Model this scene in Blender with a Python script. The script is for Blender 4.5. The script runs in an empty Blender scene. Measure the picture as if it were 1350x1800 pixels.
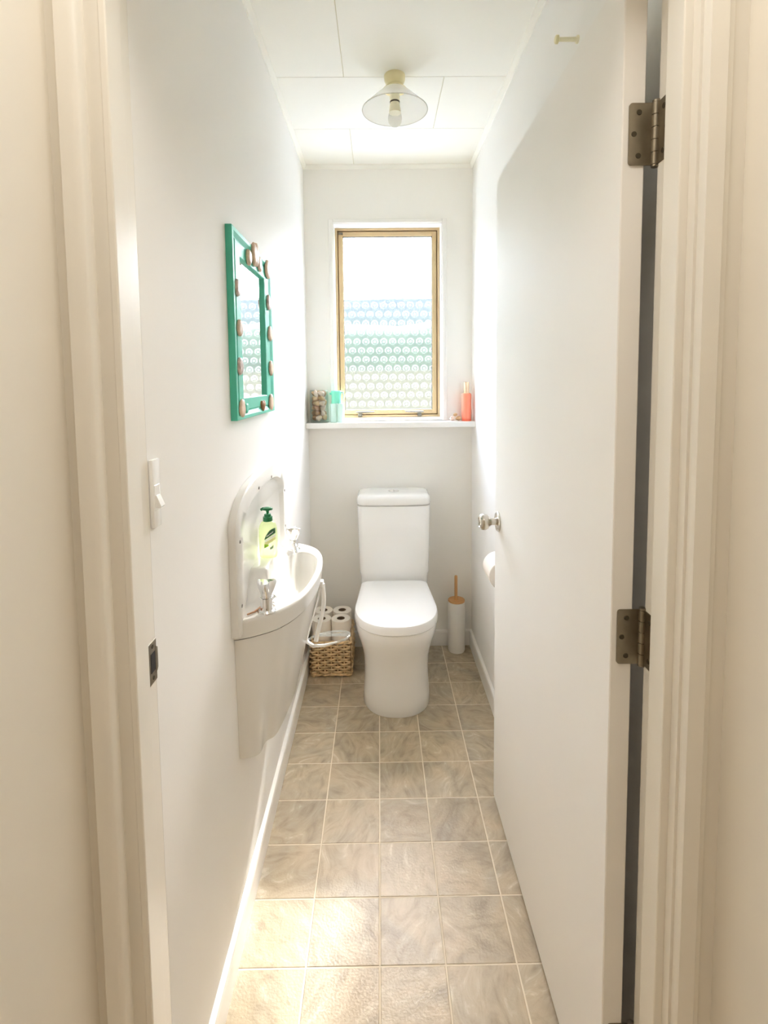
import bpy, bmesh, math, random
from mathutils import Vector, Matrix, Quaternion
from math import pi, sin, cos, radians, sqrt, tan

random.seed(7)
C = bpy.context.scene.collection
SC = bpy.context.scene

# ------------------------------------------------------------------ camera
F, CY, PITCH, YAW, ROLL, EYE = 921.04, 737.92, 0.0749, 0.0087, -0.0103, 1.3641
cam_data = bpy.data.cameras.new('camera')
cam_data.sensor_fit = 'VERTICAL'
cam_data.sensor_height = 36.0
cam_data.lens = F / 1800 * 36
cam_data.shift_y = -(900 - CY) / 1800
cam_data.clip_start = 0.02
cam = bpy.data.objects.new('camera', cam_data)
C.objects.link(cam)
_r0 = Vector((cos(YAW), -sin(YAW), 0))
_u0 = Vector((sin(YAW) * sin(PITCH), cos(YAW) * sin(PITCH), cos(PITCH)))
_f0 = Vector((sin(YAW) * cos(PITCH), cos(YAW) * cos(PITCH), -sin(PITCH)))
_r = cos(ROLL) * _r0 + sin(ROLL) * _u0
_u = -sin(ROLL) * _r0 + cos(ROLL) * _u0
cam.matrix_world = Matrix(((_r.x, _u.x, -_f0.x, 0), (_r.y, _u.y, -_f0.y, 0), (_r.z, _u.z, -_f0.z, EYE), (0, 0, 0, 1)))
SC.camera = cam

# ------------------------------------------------------------------ world, sun, lights, exposure
SC.view_settings.view_transform = 'Standard'
SC.view_settings.look = 'None'
SC.view_settings.gamma = 1.0
SC.view_settings.use_curve_mapping = False
SC.view_settings.exposure = 1.46
SUN_DIR = Vector((-0.238, -1.0, -0.945)).normalized()      # the way the sunlight travels
SUN_STRENGTH = 3.6
SKY_STRENGTH = 1.42
HALL_POWER = 2.1

world = bpy.data.worlds.new('world')
SC.world = world
world.use_nodes = True
wt = world.node_tree
wt.nodes.clear()
w_out = wt.nodes.new('ShaderNodeOutputWorld')
w_bg = wt.nodes.new('ShaderNodeBackground')
w_sky = wt.nodes.new('ShaderNodeTexSky')
w_sky.sky_type = 'NISHITA'
w_sky.sun_disc = False
w_sky.sun_elevation = radians(42)
w_sky.sun_rotation = math.atan2(0.238, 1.0)
w_sky.dust_density = 1.7
w_bg.inputs['Strength'].default_value = SKY_STRENGTH
wt.links.new(w_sky.outputs[0], w_bg.inputs['Color'])
wt.links.new(w_bg.outputs[0], w_out.inputs['Surface'])

sun_l = bpy.data.lights.new('sun', 'SUN')
sun_l.energy = SUN_STRENGTH
sun_l.angle = radians(3.0)
sun_l.color = (1.0, 0.97, 0.93)
sun = bpy.data.objects.new('sun', sun_l)
sun.rotation_euler = SUN_DIR.to_track_quat('-Z', 'Y').to_euler()
sun.location = (1.5, 6, 6)
C.objects.link(sun)

port_l = bpy.data.lights.new('window_portal', 'AREA')
port_l.shape = 'RECTANGLE'
port_l.size, port_l.size_y = 0.50, 0.92
port_l.cycles.is_portal = True
port = bpy.data.objects.new('window_portal', port_l)
port.location = (0.05, 2.78, 1.645)
port.rotation_euler = (radians(-90), 0, 0)
C.objects.link(port)

hall_l = bpy.data.lights.new('hall_fill', 'AREA')  # added fill light without a fixture, brightens hall and room
hall_l.shape = 'DISK'
hall_l.size = 0.60
hall_l.energy = HALL_POWER
hall_l.color = (1.0, 0.965, 0.92)
hall_o = bpy.data.objects.new('hall_fill', hall_l)
hall_o.location = (0.0, 0.34, 2.34)
C.objects.link(hall_o)

cy = SC.cycles
cy.max_bounces = 16
cy.diffuse_bounces = 10
cy.glossy_bounces = 6
cy.transmission_bounces = 10
cy.transparent_max_bounces = 16
cy.sample_clamp_indirect = 6.0
cy.blur_glossy = 0.5


# ------------------------------------------------------------------ materials
def srgb(r, g, b):
    def f(c):
        c /= 255.0
        return c / 12.92 if c <= 0.04045 else ((c + 0.055) / 1.055) ** 2.4
    return (f(r), f(g), f(b), 1.0)


def nmat(name):
    m = bpy.data.materials.new(name)
    m.use_nodes = True
    nt = m.node_tree
    return m, nt, nt.nodes['Principled BSDF'], nt.nodes['Material Output']


def paint(name, col, rough=0.5, metal=0.0, bump=0.0, bscale=60.0, var=0.0, vscale=3.0, spec=0.5, coat=0.0):
    """Plain procedural finish: base colour with slight mottling and a fine relief."""
    m, nt, b, o = nmat(name)
    b.inputs['Base Color'].default_value = col
    b.inputs['Roughness'].default_value = rough
    b.inputs['Metallic'].default_value = metal
    b.inputs['Specular IOR Level'].default_value = spec
    b.inputs['Coat Weight'].default_value = coat
    b.inputs['Coat Roughness'].default_value = 0.08
    tc = nt.nodes.new('ShaderNodeTexCoord')
    if var > 0:
        n = nt.nodes.new('ShaderNodeTexNoise')
        n.inputs['Scale'].default_value = vscale
        n.inputs['Detail'].default_value = 4
        nt.links.new(tc.outputs['Object'], n.inputs['Vector'])
        r = nt.nodes.new('ShaderNodeValToRGB')
        r.color_ramp.elements[0].position = 0.3
        r.color_ramp.elements[1].position = 0.7
        r.color_ramp.elements[0].color = tuple(c * (1 - var) for c in col[:3]) + (1,)
        r.color_ramp.elements[1].color = tuple(min(1, c * (1 + var * 0.5)) for c in col[:3]) + (1,)
        nt.links.new(n.outputs['Fac'], r.inputs['Fac'])
        nt.links.new(r.outputs['Color'], b.inputs['Base Color'])
    if bump > 0:
        n2 = nt.nodes.new('ShaderNodeTexNoise')
        n2.inputs['Scale'].default_value = bscale
        n2.inputs['Detail'].default_value = 3
        nt.links.new(tc.outputs['Object'], n2.inputs['Vector'])
        bp = nt.nodes.new('ShaderNodeBump')
        bp.inputs['Strength'].default_value = bump
        bp.inputs['Distance'].default_value = 0.002
        nt.links.new(n2.outputs['Fac'], bp.inputs['Height'])
        nt.links.new(bp.outputs['Normal'], b.inputs['Normal'])
    return m


def thin_glass(name, tint, gloss=0.12, rough=0.02, milk=0.0, milk_col=(0.9, 0.95, 0.92, 1)):
    """Clear glass or plastic: tinted transparency, fresnel gloss, a little milkiness."""
    m, nt, b, o = nmat(name)
    nt.nodes.remove(b)
    tr = nt.nodes.new('ShaderNodeBsdfTransparent')
    tr.inputs['Color'].default_value = tint
    gl = nt.nodes.new('ShaderNodeBsdfGlossy')
    gl.inputs['Roughness'].default_value = rough
    fr = nt.nodes.new('ShaderNodeLayerWeight')
    fr.inputs['Blend'].default_value = 0.5
    pw = nt.nodes.new('ShaderNodeMath'); pw.operation = 'POWER'; pw.inputs[1].default_value = 4.0
    nt.links.new(fr.outputs['Facing'], pw.inputs[0])
    mr = nt.nodes.new('ShaderNodeMath'); mr.operation = 'MULTIPLY_ADD'; mr.inputs[1].default_value = gloss * 2; mr.inputs[2].default_value = 0.04
    nt.links.new(pw.outputs[0], mr.inputs[0])
    mx = nt.nodes.new('ShaderNodeMixShader')
    nt.links.new(mr.outputs[0], mx.inputs['Fac'])
    nt.links.new(tr.outputs[0], mx.inputs[1])
    nt.links.new(gl.outputs[0], mx.inputs[2])
    last = mx
    if milk > 0:
        df = nt.nodes.new('ShaderNodeBsdfDiffuse')
        df.inputs['Color'].default_value = milk_col
        tl = nt.nodes.new('ShaderNodeBsdfTranslucent')
        tl.inputs['Color'].default_value = milk_col
        m1 = nt.nodes.new('ShaderNodeMixShader')
        nt.links.new(df.outputs[0], m1.inputs[1])
        nt.links.new(tl.outputs[0], m1.inputs[2])
        m2 = nt.nodes.new('ShaderNodeMixShader')
        m2.inputs['Fac'].default_value = milk
        nt.links.new(mx.outputs[0], m2.inputs[1])
        nt.links.new(m1.outputs[0], m2.inputs[2])
        last = m2
    nt.links.new(last.outputs[0], o.inputs['Surface'])
    return m


M = {}
M['wall'] = paint('white_wall_paint', srgb(242, 240, 236), 0.62, bump=0.06, bscale=120, var=0.015, vscale=2, spec=0.09)
M['wall_back'] = paint('white_back_wall_paint', srgb(241, 238, 231), 0.45, bump=0.05, bscale=120, var=0.015, vscale=2)
M['ceiling'] = paint('white_ceiling_paint', srgb(244, 241, 231), 0.7, bump=0.12, bscale=25, var=0.02, vscale=3)
M['seam'] = paint('ceiling_seam_tan', srgb(214, 206, 178), 0.8)  # tan backing visible in the joints between ceiling panels
M['trim'] = paint('white_gloss_trim_paint', srgb(243, 240, 234), 0.3, bump=0.05, bscale=40, var=0.015)
M['door'] = paint('white_gloss_door_paint', srgb(241, 238, 233), 0.58, bump=0.04, bscale=30, var=0.01, spec=0.07)
M['hall'] = paint('beige_hall_wall_paint', srgb(239, 234, 224), 0.55, bump=0.05, bscale=120, var=0.02)
M['jamb'] = paint('cream_jamb_paint', srgb(238, 233, 223), 0.30, bump=0.08, bscale=14, var=0.025, vscale=5, spec=0.5)
M['carpet'] = paint('hall_carpet', srgb(190, 172, 145), 0.9, bump=0.6, bscale=300)
M['grout'] = paint('cream_tile_joint', srgb(226, 214, 192), 0.6, var=0.05, vscale=20)
M['ceramic'] = paint('white_vitreous_china', srgb(246, 245, 242), 0.12, coat=0.4)
M['plastic'] = paint('white_toilet_seat_plastic', srgb(247, 246, 244), 0.22)
M['acrylic'] = paint('white_basin_acrylic', srgb(226, 224, 219), 0.2, coat=0.1, spec=0.35)
M['chrome'] = paint('polished_chrome', (0.80, 0.80, 0.80, 1), 0.07, metal=1.0)
M['nickel'] = paint('satin_nickel', (0.62, 0.58, 0.51, 1), 0.24, metal=1.0)
M['hinge'] = paint('dull_bronzed_steel', (0.31, 0.27, 0.205, 1), 0.34, metal=1.0, bump=0.1, bscale=90, var=0.15, vscale=40)
M['hinge_dark'] = paint('dark_screw_recess', (0.09, 0.075, 0.05, 1), 0.5, metal=0.8)
M['bronze'] = paint('light_bronze_aluminium', srgb(196, 172, 132), 0.4, metal=0.25, var=0.02)
M['bronze_dark'] = paint('dark_bronze_aluminium', srgb(150, 124, 86), 0.45, metal=0.25)
M['rubber'] = paint('dark_glazing_rubber', srgb(70, 64, 56), 0.6)
M['grey_metal'] = paint('grey_cast_latch', srgb(120, 116, 106), 0.4, metal=0.7)
M['teal'] = paint('teal_painted_wood', srgb(84, 188, 162), 0.45, spec=0.3, bump=0.05, bscale=30, var=0.07, vscale=10)
M['mirror'] = paint('mirror_silvering', (0.92, 0.93, 0.93, 1), 0.015, metal=1.0)
M['shell'] = paint('brown_shell', srgb(218, 190, 164), 0.5, bump=0.3, bscale=140, var=0.22, vscale=70)
M['shell_dark'] = paint('grey_brown_shell', srgb(200, 178, 166), 0.45, bump=0.4, bscale=140, var=0.4, vscale=90)
M['shell_pale'] = paint('pale_pink_shell', srgb(232, 204, 184), 0.5, bump=0.4, bscale=120, var=0.2, vscale=60)
M['shell_tan'] = paint('tan_shell', srgb(208, 166, 118), 0.5, bump=0.4, bscale=120, var=0.3, vscale=60)
M['shell_brown'] = paint('mid_brown_shell', srgb(166, 116, 74), 0.5, bump=0.4, bscale=120, var=0.35, vscale=60)
M['wood'] = paint('pale_bamboo', srgb(206, 156, 100), 0.45, var=0.12, vscale=30)
M['wood_stick'] = paint('brown_stick_wood', srgb(176, 132, 96), 0.6, var=0.1, vscale=60)
M['paper'] = paint('white_toilet_tissue', srgb(240, 232, 220), 0.95, bump=0.25, bscale=250)
M['card'] = paint('brown_card_tube', srgb(120, 98, 76), 0.9)
M['wicker'] = paint('woven_tan_wicker', srgb(228, 198, 152), 0.6, bump=0.3, bscale=160, var=0.3, vscale=45)
M['wicker_dark'] = paint('shaded_brown_wicker_lining', srgb(160, 120, 80), 0.7, bump=0.3, bscale=160, var=0.3, vscale=45)  # darker brown puts the shade between the strands into the colour
M['brush_body'] = paint('white_brush_holder', srgb(236, 233, 226), 0.35)
M['cream_plastic'] = paint('aged_cream_plastic', srgb(230, 220, 178), 0.4)
M['cream_plastic_pale'] = paint('pale_cream_plastic', srgb(240, 233, 204), 0.4)
M['dark'] = paint('dark_ring', srgb(80, 72, 58), 0.5)
M['glass'] = thin_glass('milky_shade_glass', (0.965, 0.965, 0.95, 1), 0.25, milk=0.4, milk_col=(0.97, 0.96, 0.94, 1))
M['rim_glass'] = thin_glass('grey_glass_rim', (0.80, 0.80, 0.76, 1), 0.25)
M['jar_glass'] = thin_glass('clear_jar_glass', (0.90, 0.93, 0.91, 1), 0.3)
M['bulb_glass'] = thin_glass('clear_bulb_glass', (0.95, 0.94, 0.92, 1), 0.35, milk=0.2, milk_col=(0.85, 0.83, 0.78, 1))
M['clear_plastic'] = thin_glass('clear_plastic', (0.82, 0.83, 0.83, 1), 0.4, rough=0.08, milk=0.12)
M['soap'] = thin_glass('green_soap_bottle', (0.93, 0.96, 0.84, 1), 0.2, rough=0.06, milk=0.5, milk_col=srgb(220, 230, 184))
M['pump_green'] = paint('dark_green_pump_plastic', srgb(22, 112, 66), 0.35)
M['label_dark'] = paint('dark_green_label_print', srgb(64, 110, 82), 0.4)
M['label_yellow'] = paint('pale_yellow_label_print', srgb(226, 224, 160), 0.4)
M['label_leaf'] = paint('leaf_green_label_print', srgb(140, 184, 40), 0.4)
M['label_grey'] = paint('grey_label_print', srgb(130, 150, 120), 0.4)
M['label_white'] = paint('white_label_print', srgb(240, 244, 236), 0.4)
M['mint'] = paint('mint_plastic', srgb(128, 226, 194), 0.3)
M['mint_pale'] = paint('pale_mint_plastic', srgb(206, 236, 224), 0.35)
M['coral'] = paint('coral_bottle_plastic', srgb(246, 142, 112), 0.25, coat=0.3)
M['coral_dark'] = paint('deep_coral_bottle_base', srgb(236, 112, 78), 0.3)
M['rose_gold'] = paint('pale_rose_gold_cap', srgb(238, 208, 176), 0.25, metal=0.5)
M['screw'] = paint('grey_screw_head', srgb(96, 90, 84), 0.4, metal=0.7)
M['black_gap'] = paint('dark_gap', srgb(40, 36, 32), 0.8)
M['lawn'] = paint('lawn_outside', srgb(150, 168, 96), 0.9, bump=0.5, bscale=40, var=0.2)
M['hedge'] = paint('hedge_leaves', srgb(84, 84, 56), 0.8, bump=0.6, bscale=30, var=0.3, vscale=4)
M['garden_wall'] = paint('cream_masonry', srgb(98, 86, 62), 0.8, var=0.05)
M['hill'] = paint('distant_blue_grey_hill', srgb(76, 74, 68), 0.9, var=0.1, vscale=0.1)
M['bounce_ground'] = paint('pale_bounce_ground', srgb(226, 222, 212), 0.8, bump=0.2, bscale=60, var=0.06, vscale=2)
M['exterior'] = paint('exterior_cladding', srgb(226, 214, 192), 0.7)


def tile_material():
    m, nt, b, o = nmat('swirled_stone_vinyl_tile')
    L = nt.links.new
    geo = nt.nodes.new('ShaderNodeNewGeometry')
    info = nt.nodes.new('ShaderNodeObjectInfo')
    add = nt.nodes.new('ShaderNodeVectorMath')
    add.operation = 'MULTIPLY_ADD'
    comb = nt.nodes.new('ShaderNodeCombineXYZ')
    L(info.outputs['Random'], comb.inputs[0]); L(info.outputs['Random'], comb.inputs[1]); L(info.outputs['Random'], comb.inputs[2])
    L(comb.outputs[0], add.inputs[0])
    add.inputs[1].default_value = (37.0, 53.0, 19.0)
    L(geo.outputs['Position'], add.inputs[2])
    rot = nt.nodes.new('ShaderNodeVectorRotate')
    rot.rotation_type = 'Z_AXIS'
    mulr = nt.nodes.new('ShaderNodeMath'); mulr.operation = 'MULTIPLY'; mulr.inputs[1].default_value = 40.0
    L(info.outputs['Random'], mulr.inputs[0]); L(mulr.outputs[0], rot.inputs['Angle'])
    L(add.outputs[0], rot.inputs['Vector'])
    big = nt.nodes.new('ShaderNodeTexNoise')
    big.inputs['Scale'].default_value = 7.0; big.inputs['Detail'].default_value = 2; big.inputs['Distortion'].default_value = 0.8
    L(rot.outputs[0], big.inputs['Vector'])
    st = nt.nodes.new('ShaderNodeMapping'); st.inputs['Scale'].default_value = (1.0, 1.9, 1.0)
    L(rot.outputs[0], st.inputs['Vector'])
    swirl = nt.nodes.new('ShaderNodeTexNoise')
    swirl.inputs['Scale'].default_value = 9.0; swirl.inputs['Detail'].default_value = 9; swirl.inputs['Roughness'].default_value = 0.60
    swirl.inputs['Distortion'].default_value = 2.0
    L(st.outputs[0], swirl.inputs['Vector'])
    r1 = nt.nodes.new('ShaderNodeValToRGB')
    e = r1.color_ramp.elements
    e[0].position = 0.32; e[0].color = srgb(134, 119, 98)
    e[1].position = 0.70; e[1].color = srgb(218, 209, 190)
    x = e.new(0.42); x.color = srgb(162, 146, 120)
    x = e.new(0.52); x.color = srgb(178, 162, 136)
    x = e.new(0.60); x.color = srgb(184, 171, 146)
    L(swirl.outputs['Fac'], r1.inputs['Fac'])
    r2 = nt.nodes.new('ShaderNodeValToRGB')
    e = r2.color_ramp.elements
    e[0].position = 0.34; e[0].color = srgb(150, 142, 126)
    e[1].position = 0.66; e[1].color = srgb(198, 178, 148)
    x = e.new(0.5); x.color = srgb(180, 166, 140)
    L(big.outputs['Fac'], r2.inputs['Fac'])
    mix = nt.nodes.new('ShaderNodeMix'); mix.data_type = 'RGBA'; mix.inputs[0].default_value = 0.40
    L(r1.outputs[0], mix.inputs[6]); L(r2.outputs[0], mix.inputs[7])
    hs = nt.nodes.new('ShaderNodeHueSaturation')
    mr = nt.nodes.new('ShaderNodeMapRange'); mr.inputs[3].default_value = 0.92; mr.inputs[4].default_value = 1.08
    L(info.outputs['Random'], mr.inputs[0]); L(mr.outputs[0], hs.inputs['Value'])
    L(mix.outputs[2], hs.inputs['Color'])
    L(hs.outputs[0], b.inputs['Base Color'])
    b.inputs['Roughness'].default_value = 0.36
    b.inputs['Specular IOR Level'].default_value = 0.5
    fine = nt.nodes.new('ShaderNodeTexNoise'); fine.inputs['Scale'].default_value = 170.0; fine.inputs['Detail'].default_value = 2
    L(geo.outputs['Position'], fine.inputs['Vector'])
    ad = nt.nodes.new('ShaderNodeMath'); ad.operation = 'ADD'
    L(fine.outputs['Fac'], ad.inputs[0]); L(swirl.outputs['Fac'], ad.inputs[1])
    bp = nt.nodes.new('ShaderNodeBump'); bp.inputs['Strength'].default_value = 0.35; bp.inputs['Distance'].default_value = 0.0015
    L(ad.outputs[0], bp.inputs['Height']); L(bp.outputs[0], b.inputs['Normal'])
    return m


def frosted_pane_material():
    """Figured window glass: part clear transmission, part rough refraction, part scatter; rows of scallops."""
    m, nt, b, o = nmat('figured_frosted_glass')
    nt.nodes.remove(b)
    L = nt.links.new

    def math_(op, a, bb=None, c=None):
        n = nt.nodes.new('ShaderNodeMath'); n.operation = op
        for i, v in enumerate((a, bb, c)):
            if v is None:
                continue
            if isinstance(v, (int, float)):
                n.inputs[i].default_value = v
            else:
                L(v, n.inputs[i])
        return n.outputs[0]
    tc = nt.nodes.new('ShaderNodeTexCoord')
    sep = nt.nodes.new('ShaderNodeSeparateXYZ')
    L(tc.outputs['Object'], sep.inputs[0])
    row = math_('DIVIDE', sep.outputs['Z'], 0.0455)
    rown = math_('FLOOR', row)
    half = math_('MULTIPLY', math_('MODULO', math_('ABSOLUTE', rown), 2.0), 0.5)
    col = math_('ADD', math_('DIVIDE', sep.outputs['X'], 0.0455), half)
    fx = math_('SUBTRACT', math_('FRACT', col), 0.5)
    fy = math_('SUBTRACT', math_('FRACT', row), 0.48)
    d = math_('SQRT', math_('ADD', math_('MULTIPLY', fx, fx), math_('MULTIPLY', fy, fy)))
    ring = math_('SINE', math_('MULTIPLY', d, 24.0))
    inside = math_('LESS_THAN', d, 0.46)
    upper = math_('MULTIPLY_ADD', math_('GREATER_THAN', fy, -0.18), 0.75, 0.25)
    pat = math_('MULTIPLY', math_('MULTIPLY', math_('MULTIPLY_ADD', ring, 0.5, 0.5), inside), upper)
    nz = nt.nodes.new('ShaderNodeTexNoise'); nz.inputs['Scale'].default_value = 260.0; nz.inputs['Detail'].default_value = 2
    L(tc.outputs['Object'], nz.inputs['Vector'])
    h = nz.outputs['Fac']
    bp = nt.nodes.new('ShaderNodeBump'); bp.inputs['Strength'].default_value = 0.22; bp.inputs['Distance'].default_value = 0.002
    L(h, bp.inputs['Height'])
    tr = nt.nodes.new('ShaderNodeBsdfTransparent'); tr.inputs['Color'].default_value = (0.96, 0.97, 0.97, 1)
    gl = nt.nodes.new('ShaderNodeBsdfRefraction'); gl.inputs['Roughness'].default_value = 0.30; gl.inputs['IOR'].default_value = 1.4
    L(bp.outputs[0], gl.inputs['Normal'])
    tl = nt.nodes.new('ShaderNodeBsdfTranslucent'); tl.inputs['Color'].default_value = (0.95, 0.96, 0.97, 1)
    m1 = nt.nodes.new('ShaderNodeMixShader'); m1.inputs['Fac'].default_value = PANE_GLASS
    L(tr.outputs[0], m1.inputs[1]); L(gl.outputs[0], m1.inputs[2])
    m2 = nt.nodes.new('ShaderNodeMixShader')
    L(math_('MULTIPLY_ADD', pat, PANE_PATTERN, PANE_MILK), m2.inputs['Fac'])
    L(m1.outputs[0], m2.inputs[1]); L(tl.outputs[0], m2.inputs[2])
    L(m2.outputs[0], o.inputs['Surface'])
    return m


PANE_GLASS, PANE_PATTERN, PANE_MILK = 0.38, 0.075, 0.004
M['tile'] = tile_material()
M['pane'] = frosted_pane_material()
M['pane_clear'] = thin_glass('smooth_outer_glass', (0.98, 0.99, 0.99, 1), 0.1)


# ------------------------------------------------------------------ mesh builder
class MB:
    def __init__(self):
        self.v, self.f, self.m = [], [], []

    def add(self, vs, fs, mi=0):
        n = len(self.v)
        self.v += [tuple(p) for p in vs]
        self.f += [tuple(i + n for i in q) for q in fs]
        self.m += [mi] * len(fs)
        return self

    def box(self, a, b, bev=0.0, seg=1, mi=0):
        x0, x1 = sorted((a[0], b[0])); y0, y1 = sorted((a[1], b[1])); z0, z1 = sorted((a[2], b[2]))
        vs = [(x0, y0, z0), (x1, y0, z0), (x1, y1, z0), (x0, y1, z0), (x0, y0, z1), (x1, y0, z1), (x1, y1, z1), (x0, y1, z1)]
        fs = [(0, 3, 2, 1), (4, 5, 6, 7), (0, 1, 5, 4), (1, 2, 6, 5), (2, 3, 7, 6), (3, 0, 4, 7)]
        if bev <= 0:
            return self.add(vs, fs, mi)
        bm = bmesh.new()
        bv = [bm.verts.new(p) for p in vs]
        for q in fs:
            bm.faces.new([bv[i] for i in q])
        bmesh.ops.bevel(bm, geom=list(bm.edges), offset=bev, segments=seg, profile=0.5, affect='EDGES')
        bm.verts.index_update()
        self.add([p.co[:] for p in bm.verts], [[p.index for p in q.verts] for q in bm.faces], mi)
        bm.free()
        return self

    def loft(self, rings, close=True, cap0=True, cap1=True, mi=0):
        n = len(rings[0]); vs = [p for r in rings for p in r]; fs = []
        for i in range(len(rings) - 1):
            for j in range(n if close else n - 1):
                k = (j + 1) % n
                fs.append((i * n + j, i * n + k, (i + 1) * n + k, (i + 1) * n + j))
        if cap0:
            fs.append(tuple(range(n))[::-1])
        if cap1:
            fs.append(tuple((len(rings) - 1) * n + j for j in range(n)))
        return self.add(vs, fs, mi)

    def lathe(self, c, prof, n=32, axis=(0, 0, 1), cap0=True, cap1=True, mi=0, sx=1.0, sy=1.0):
        """prof: list of (radius, height along the axis from c)."""
        q = Vector((0, 0, 1)).rotation_difference(Vector(axis).normalized())
        c = Vector(c)
        rings = [[c + q @ Vector((r * cos(2 * pi * k / n) * sx, r * sin(2 * pi * k / n) * sy, h)) for k in range(n)] for r, h in prof]
        return self.loft(rings, True, cap0, cap1, mi)

    def tube(self, pts, r, n=8, closed=False, mi=0, flat=1.0):
        pts = [Vector(p) for p in pts]
        rings = []
        up = Vector((0, 0, 1))
        nn = None
        for i, p in enumerate(pts):
            if closed:
                t = pts[(i + 1) % len(pts)] - pts[i - 1]
            else:
                t = pts[min(i + 1, len(pts) - 1)] - pts[max(i - 1, 0)]
            t.normalize()
            if nn is None:
                a = up if abs(t.z) < 0.9 else Vector((1, 0, 0))
                nn = (a - t * a.dot(t)).normalized()
            else:
                nn = (nn - t * nn.dot(t)).normalized()
            bn = t.cross(nn)
            rr = r[i] if isinstance(r, (list, tuple)) else r
            rings.append([p + nn * (rr * cos(2 * pi * k / n)) + bn * (rr * flat * sin(2 * pi * k / n)) for k in range(n)])
        if closed:
            rings.append(rings[0])
        return self.loft(rings, True, not closed, not closed, mi)

    def prism(self, poly, d, mi=0):
        """poly: closed list of 3-D points; d: extrusion vector."""
        a = [Vector(p) for p in poly]; b = [p + Vector(d) for p in a]
        return self.loft([a, b], True, True, True, mi)

    def build(self, name, mat, parent=None, origin=None, smooth=None, fix=True):
        og = Vector(origin) if origin is not None else (Vector(thing_origin(parent)) if parent else Vector((0, 0, 0)))
        me = bpy.data.meshes.new(name)
        me.from_pydata([Vector(p) - og for p in self.v], [], self.f)
        mats = mat if isinstance(mat, (list, tuple)) else [mat]
        for mm in mats:
            me.materials.append(mm)
        if len(mats) > 1:
            me.polygons.foreach_set('material_index', self.m)
        me.update()
        if fix:
            bm = bmesh.new(); bm.from_mesh(me)
            bmesh.ops.remove_doubles(bm, verts=bm.verts, dist=1e-6)
            bmesh.ops.recalc_face_normals(bm, faces=bm.faces)
            bm.to_mesh(me); bm.free()
        if smooth:
            me.polygons.foreach_set('use_smooth', [True] * len(me.polygons))
            me.set_sharp_from_angle(angle=radians(smooth))
        o = bpy.data.objects.new(name, me)
        C.objects.link(o)
        if parent:
            o.parent = parent
            if origin is not None:
                o.location = og - Vector(thing_origin(parent))
        elif origin is not None:
            o.location = og
        return o


def thing_origin(o):
    p = Vector((0, 0, 0))
    while o is not None:
        p += o.location
        o = o.parent
    return p


def tag(o, label, cat, group=None, kind=None):
    o['label'] = label
    o['category'] = cat
    if group:
        o['group'] = group
    if kind:
        o['kind'] = kind
    return o


def thing(name, loc, label, cat, group=None, kind=None):
    o = bpy.data.objects.new(name, None)
    o.empty_display_size = 0.05
    o.location = loc
    C.objects.link(o)
    return tag(o, label, cat, group, kind)


def copy_tree(o, parent=None):
    c = o.copy()
    C.objects.link(c)
    if parent:
        c.parent = parent
    for ch in list(o.children):
        copy_tree(ch, c)
    return c


def spline(pts, n):
    """Catmull-Rom through pts, n samples per span."""
    P = [Vector(p) for p in pts]
    P = [2 * P[0] - P[1]] + P + [2 * P[-1] - P[-2]]
    out = []
    for i in range(1, len(P) - 2):
        for k in range(n):
            t = k / n
            a, b, c, d = P[i - 1], P[i], P[i + 1], P[i + 2]
            out.append(0.5 * ((2 * b) + (c - a) * t + (2 * a - 5 * b + 4 * c - d) * t * t + (3 * b - a - 3 * c + d) * t ** 3))
    out.append(P[-2])
    return out


def resample(pts, n):
    ls = [0]
    for a, b in zip(pts, pts[1:]):
        ls.append(ls[-1] + (Vector(b) - Vector(a)).length)
    out = []
    j = 0
    for k in range(n):
        s = ls[-1] * k / (n - 1)
        while j < len(ls) - 2 and ls[j + 1] < s:
            j += 1
        t = (s - ls[j]) / max(1e-9, ls[j + 1] - ls[j])
        out.append(Vector(pts[j]).lerp(Vector(pts[j + 1]), min(1, max(0, t))))
    return out


def smoothstep(a, b, x):
    t = min(1, max(0, (x - a) / (b - a)))
    return t * t * (3 - 2 * t)


# ------------------------------------------------------------------ the room
XL, XR, YB, H = -0.3558, 0.4637, 2.6132, 2.40
YD = 0.797                                   # room side of the door wall
YH = 0.705                                   # hall side of the door wall
HXL, HXR, HYB = -0.420, 0.482, -1.9          # the hall
WX0, WX1, WZ0, WZ1 = -0.213, 0.311, 1.1755, 2.122      # window opening
YO = YB + 0.13                               # outer face of the back wall
DTOP = 1.966

st = 'structure'
# floor and its tiles
fl = MB().box((-0.62, HYB - 0.1, -0.12), (0.72, YO, -0.0009)).build('floor', M['grout'])
tag(fl, 'floor of swirled beige stone-look square tiles with pale joints', 'floor', kind=st)
XS = [XL, -0.1857, -0.0128, 0.1415, 0.3079, XR]
YS = [0.70] + [1.1248 + k * 0.164 for k in range(-2, 9)] + [YB]
for i in range(len(XS) - 1):
    for j in range(len(YS) - 1):
        g = 0.0019
        x0, x1, y0, y1 = XS[i] + g, XS[i + 1] - g, YS[j] + g, YS[j + 1] - g
        cx, cyy = (x0 + x1) / 2, (y0 + y1) / 2
        hx, hy, bv = (x1 - x0) / 2, (y1 - y0) / 2, 0.0012
        rings = [[(cx + sx * hx, cyy + sy * hy, -0.0030) for sx, sy in ((-1, -1), (1, -1), (1, 1), (-1, 1))],
                 [(cx + sx * hx, cyy + sy * hy, -0.0005) for sx, sy in ((-1, -1), (1, -1), (1, 1), (-1, 1))],
                 [(cx + sx * (hx - bv), cyy + sy * (hy - bv), 0.0) for sx, sy in ((-1, -1), (1, -1), (1, 1), (-1, 1))]]
        MB().loft(rings).build('tile', M['tile'], fl, origin=(cx, cyy, 0.0))
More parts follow.
